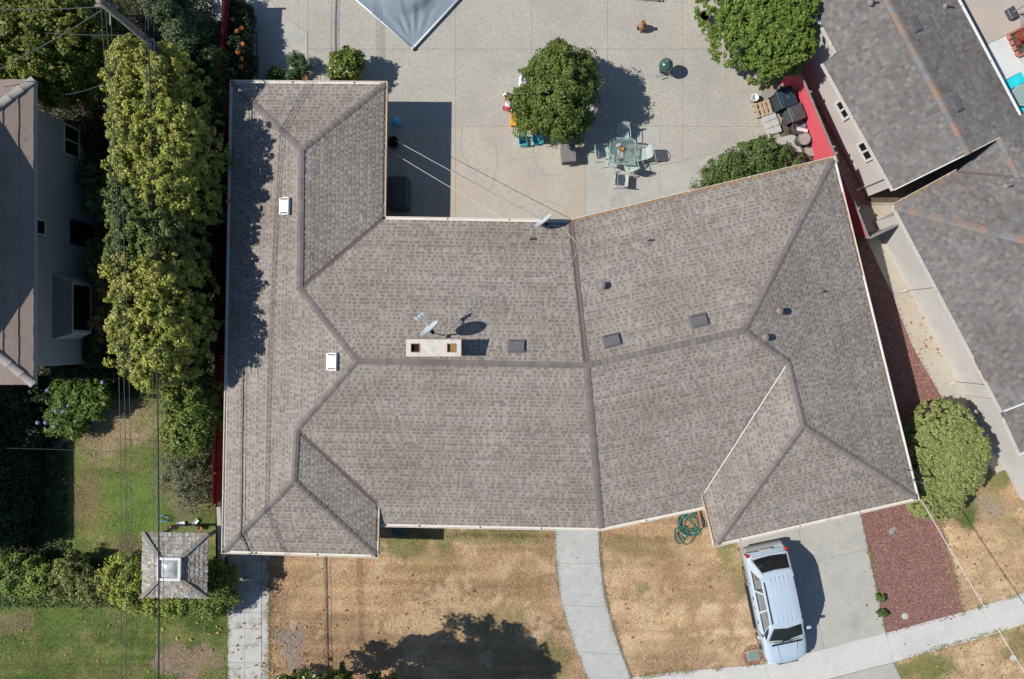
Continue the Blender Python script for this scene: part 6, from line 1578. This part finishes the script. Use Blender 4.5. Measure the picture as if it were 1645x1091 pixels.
# air conditioner by the upper wall of the right house
p = W(1302,22,.5); t = thing('air_conditioner', (p.x,p.y,0), R(-27), 'blue-grey air conditioner box beside the right house at the top', 'air conditioner')
MB().bevbox((0,0,.40), (.62,.70,.78), .03).build('casing', 'light_blue', parent=t); MB().lathe([(.24,.79),(.26,.80),(.0,.80)], n=20).build('fan_grille', 'car_trim', parent=t)
for k in range(5): MB().box((0,-.354,.2+k*.12), (.54,.01,.03)).build('louver', 'car_trim', parent=t)

# ================================================================== CAR
def thin_glass(name, tint):
    m = bpy.data.materials.new(name); m.use_nodes = True; t = m.node_tree; MATS[name] = m; N = t.nodes; N.remove(N['Principled BSDF'])
    tr = N.new('ShaderNodeBsdfTransparent'); tr.inputs[0].default_value = (*tint, 1); gl_ = N.new('ShaderNodeBsdfGlossy'); gl_.inputs['Roughness'].default_value = .03
    fz = N.new('ShaderNodeFresnel'); fz.inputs[0].default_value = 1.6; mx = N.new('ShaderNodeMixShader')
    t.links.new(fz.outputs[0], mx.inputs[0]); t.links.new(tr.outputs[0], mx.inputs[1]); t.links.new(gl_.outputs[0], mx.inputs[2]); t.links.new(mx.outputs[0], N['Material Output'].inputs[0])
thin_glass('car_pane', (.86, .92, .86)); thin_glass('car_pane_dark', (.74, .71, .68))
cx, cy = 10.95, -11.02
car = thing('parked_car', (cx, cy, 0), math.atan2(-.205, -.979), 'silver-blue sport utility car parked nose-out on the driveway', 'car')
ST = [(2.44,.45,.36,.56,.66),(2.38,.66,.30,.62,.75),(2.22,.83,.27,.71,.85),(1.95,.88,.26,.80,.93),(1.32,.905,.26,.92,1.03),(.9,.91,.26,.95,1.05),(0,.915,.26,.97,1.05),(-1.2,.915,.26,.97,1.05),(-1.9,.90,.27,.97,1.05),(-2.22,.87,.30,.95,1.02),(-2.33,.84,.34,.90,.97),(-2.38,.80,.40,.80,.84)]
vs = []; fs = []; NP = 13
for y, w, zb, zs, zt_ in ST:
    half = [(w*.90,zb),(w*.985,zb+.10),(w,zb+.28),(w*.995,(zs+zb+.3)/2),(w*.965,zs),(w*.88,zt_-.015),(0,zt_+.025)]
    ring = [(-x,y,z) for x, z in half[:-1]]+[(0,y,half[-1][1])]+[(x,y,z) for x, z in half[:-1][::-1]]
    vs += ring
for i in range(len(ST)-1):
    for k in range(NP-1): fs.append((i*NP+k, i*NP+k+1, (i+1)*NP+k+1, (i+1)*NP+k))
    fs.append((i*NP+NP-1, i*NP, (i+1)*NP, (i+1)*NP+NP-1))
fs += [tuple(range(NP)), tuple(range(len(ST)*NP-1, (len(ST)-1)*NP-1, -1))]
body = MB().add(vs, fs).build('body', 'car_paint', parent=car, smooth=True)
sd_ = body.modifiers.new('round', 'SUBSURF'); sd_.levels = 1; sd_.render_levels = 1
# greenhouse: bottom and top rings
zb, ztp = 1.04, 1.68
bot = [(-.80,1.28),(0,1.40),(.80,1.28),(.865,.9),(.865,-1.9),(.80,-2.24),(0,-2.28),(-.80,-2.24),(-.865,-1.9),(-.865,.9)]
tp = [(-.60,.42),(0,.50),(.60,.42),(.655,.2),(.655,-1.55),(.60,-1.76),(0,-1.80),(-.60,-1.76),(-.655,-1.55),(-.655,.2)]
def gp(i, j, s_, t_):
    a, b = Vector((*bot[i],zb)), Vector((*bot[j],zb)); c_, d = Vector((*tp[i],ztp)), Vector((*tp[j],ztp))
    return a.lerp(b, s_).lerp(c_.lerp(d, s_), t_)
WIN = {(0,1):[(.09,1.0,.05,.93)], (1,2):[(0,.91,.05,.93)], (5,6):[(.08,1.0,.10,.92)], (6,7):[(0,.92,.10,.92)],
       (3,4):[(.0,.30,.08,.88),(.335,.635,.08,.88),(.67,.97,.08,.88)], (8,9):[(.03,.33,.08,.88),(.365,.665,.08,.88),(.70,1.0,.08,.88)]}
fr = MB()
for i in range(10):
    j = (i+1) % 10; ws = WIN.get((i, j), [])
    ss = sorted({0.0, 1.0} | {w[0] for w in ws} | {w[1] for w in ws}); tt = sorted({0.0, 1.0} | {w[2] for w in ws} | {w[3] for w in ws})
    for s0, s1 in zip(ss[:-1], ss[1:]):
        for t0, t1 in zip(tt[:-1], tt[1:]):
            if any(w[0] <= s0 and s1 <= w[1] and w[2] <= t0 and t1 <= w[3] for w in ws): continue
            fr.add([gp(i,j,s0,t0), gp(i,j,s1,t0), gp(i,j,s1,t1), gp(i,j,s0,t1)], ((0,1,2,3),))
fr.build('pillars', 'car_paint', parent=car)
MB().bevbox((0,1.02,1.075), (1.45,.55,.10), .03).build('dashboard', 'car_dash', parent=car)
MB().tube([(-.36+.17*math.cos(R(a)), .62+.05*math.sin(R(a)), 1.12+.15*math.sin(R(a))) for a in range(0,360,30)], .018, 6, closed=True).build('steering_wheel', 'car_dark', parent=car)
for y_, xs_ in ((.15,(-.38,.38)), (-.85,(-.42,0,.42))):
    for x_ in xs_: MB().bevbox((x_,y_,1.22), (.36 if len(xs_) > 2 else .46,.14,.42), .05, rx=-.2).build('seat_back', 'car_interior', parent=car); MB().bevbox((x_,y_-.05,1.50), (.24,.09,.15), .03).build('headrest', 'car_interior', parent=car)
MB().bevbox((0,-1.78,1.10), (1.5,.85,.06), .02).build('cargo_shelf', 'car_interior', parent=car)
for x_, y_ in ((-.35,-1.95),(.1,-2.0),(.45,-1.9)): MB().bevbox((x_,y_,1.15), (.26,.12,.09), .02).build('cargo_item', 'chimney_cap', parent=car)
vs = []; fs = []; G = 12
for i in range(G+1):
    for j in range(G+1):
        s_, t_ = i/G, j/G; y = .50+(-1.80-.50)*t_; x = (-1+2*s_)
        wy = .655 if -1.55 < y < .2 else .655-.055*min(1, (max(y-.2, -1.55-y))/.25)
        ybend = y-(.07*x*x if y > -.6 else -.04*x*x); z = ztp+.055*(1-x*x)*(1-abs(2*t_-1)**4)+.012*(1-abs(x)**6)
        vs.append((x*wy, ybend, z))
for i in range(G):
    for j in range(G): a = i*(G+1)+j; fs.append((a, a+1, a+G+2, a+G+1))
rf = MB().add(vs, fs).build('roof', 'car_paint', parent=car, smooth=True)
for k in range(-2,3):
    MB().bar((k*.17,.25,ztp+.055*(1-(k*.26)**2)+.010), (k*.17,-1.6,ztp+.055*(1-(k*.26)**2)+.010), .06, .007).build('roof_rib', 'car_paint', parent=rf)
for s_ in (-1,1):
    MB().tube(smooth_pts([(s_*.60,.22,ztp+.02),(s_*.61,.1,ztp+.065),(s_*.61,-1.3,ztp+.065),(s_*.60,-1.42,ztp+.02)]), .018, 8).build('roof_rail', 'car_dark', parent=rf, smooth=True)
def pane(pts, name='window', m='car_pane', off=.006):
    if name in ('side_window', 'rear_window'): m = 'car_pane_dark'
    P = [Vector(p) for p in pts]; n_ = (P[1]-P[0]).cross(P[2]-P[0]).normalized(); c_ = sum(P, Vector())/len(P)
    if n_.dot(c_-Vector((0,-.4,1.0))) < 0: n_ = -n_; P = P[::-1]
    return MB().add([p+n_*off*.3 for p in P], [tuple(range(len(P)))]).build(name, m, parent=car)
for i, j, s0, s1 in ((0,1,.09,1.0),(1,2,0,.91)): pane([gp(i,j,s0,.05), gp(i,j,s1,.05), gp(i,j,s1,.93), gp(i,j,s0,.93)], 'windscreen')
for i, j, s0, s1 in ((5,6,.08,1.0),(6,7,0,.92)): pane([gp(i,j,s0,.10), gp(i,j,s1,.10), gp(i,j,s1,.92), gp(i,j,s0,.92)], 'rear_window')
for i, j in ((3,4),(8,9)):
    for s0, s1 in (((.0,.30),(.335,.635),(.67,.97)) if i == 3 else ((.03,.33),(.365,.665),(.70,1.0))): pane([gp(i,j,s0,.08), gp(i,j,s1,.08), gp(i,j,s1,.88), gp(i,j,s0,.88)], 'side_window')
for i, j in ((2,3),(9,0)): pane([gp(i,j,.15,.08), gp(i,j,.9,.08), gp(i,j,.9,.7), gp(i,j,.4,.55)], 'quarter_window', 'car_dark', .02)
MB().bar((-.62,1.43,1.065), (.62,1.43,1.065), .06, .02).build('wiper_cowl', 'car_dark', parent=car)
for s_ in (-1,1): MB().bar((s_*.1,1.36,1.09), (s_*.55,1.30,1.10), .015, .015).build('wiper', 'car_dark', parent=car)
for s_ in (-1,1):
    m_ = MB().bevbox((s_*1.01,.98,1.06), (.20,.11,.14), .03).build('mirror', 'car_paint', parent=car); MB().bar((s_*.86,.98,1.03),(s_*.95,.98,1.04),.06,.05).build('mirror_arm', 'car_dark', parent=m_)
    MB().bevbox((s_*.62,2.28,.68), (.30,.14,.14), .03, rz=-s_*.45).build('headlight', 'lamp_clear', parent=car)
    MB().bevbox((s_*.80,-2.30,.82), (.12,.13,.32), .02, rz=s_*.3).build('tail_light', 'tail_red', parent=car)
    MB().bar((s_*.925,1.0,.62), (s_*.925,-1.5,.62), .03, .09).build('side_moulding', 'car_trim', parent=car)
    MB().bar((s_*.93,.95,.30), (s_*.93,-1.0,.30), .14, .05).build('running_board', 'car_dark', parent=car)
    for y in (.45,-.55): MB().bevbox((s_*.925,y,.88), (.03,.16,.035), .008).build('door_handle', 'chrome', parent=car)
    for y in (.92,-.12,-1.14): MB().bar((s_*.917,y,.40), (s_*.917,y,.95), .006, .012, up=(0,1,0)).build('door_seam', 'car_dark', parent=car)
    for y in (1.45,-1.40):
        w_ = MB().tube([(s_*.74,y,.36),(s_*.90,y,.36)], .36, 26).build('wheel', 'rubber', parent=car); MB().tube([(s_*.89,y,.36),(s_*.915,y,.36)], .23, 20).build('rim', 'chrome', parent=w_)
        MB().tube([(s_*.915,y+.42*math.cos(R(a)),.36+.42*math.sin(R(a))) for a in range(-10,191,20)], .035, 6).build('wheel_arch', 'car_trim', parent=car)
MB().bevbox((0,2.39,.47), (1.5,.16,.22), .05).build('front_bumper', 'car_paint', parent=car); MB().bevbox((0,2.40,.66), (.85,.06,.14), .02).build('grille', 'car_dark', parent=car)
MB().bevbox((0,-2.41,.52), (1.66,.24,.24), .06).build('rear_bumper', 'car_trim', parent=car); MB().bevbox((0,-2.40,.80), (.5,.03,.12), .01).build('number_plate', 'white_metal', parent=car)
MB().bar((-.72,-2.25,1.06),(.72,-2.25,1.06),.06,.035).build('rear_sill', 'car_paint', parent=car)
for s_ in (-1,1): MB().bar((s_*.42,1.45,1.068),(s_*.30,2.25,.862),.012,.010).build('bonnet_crease', 'car_paint', parent=car)
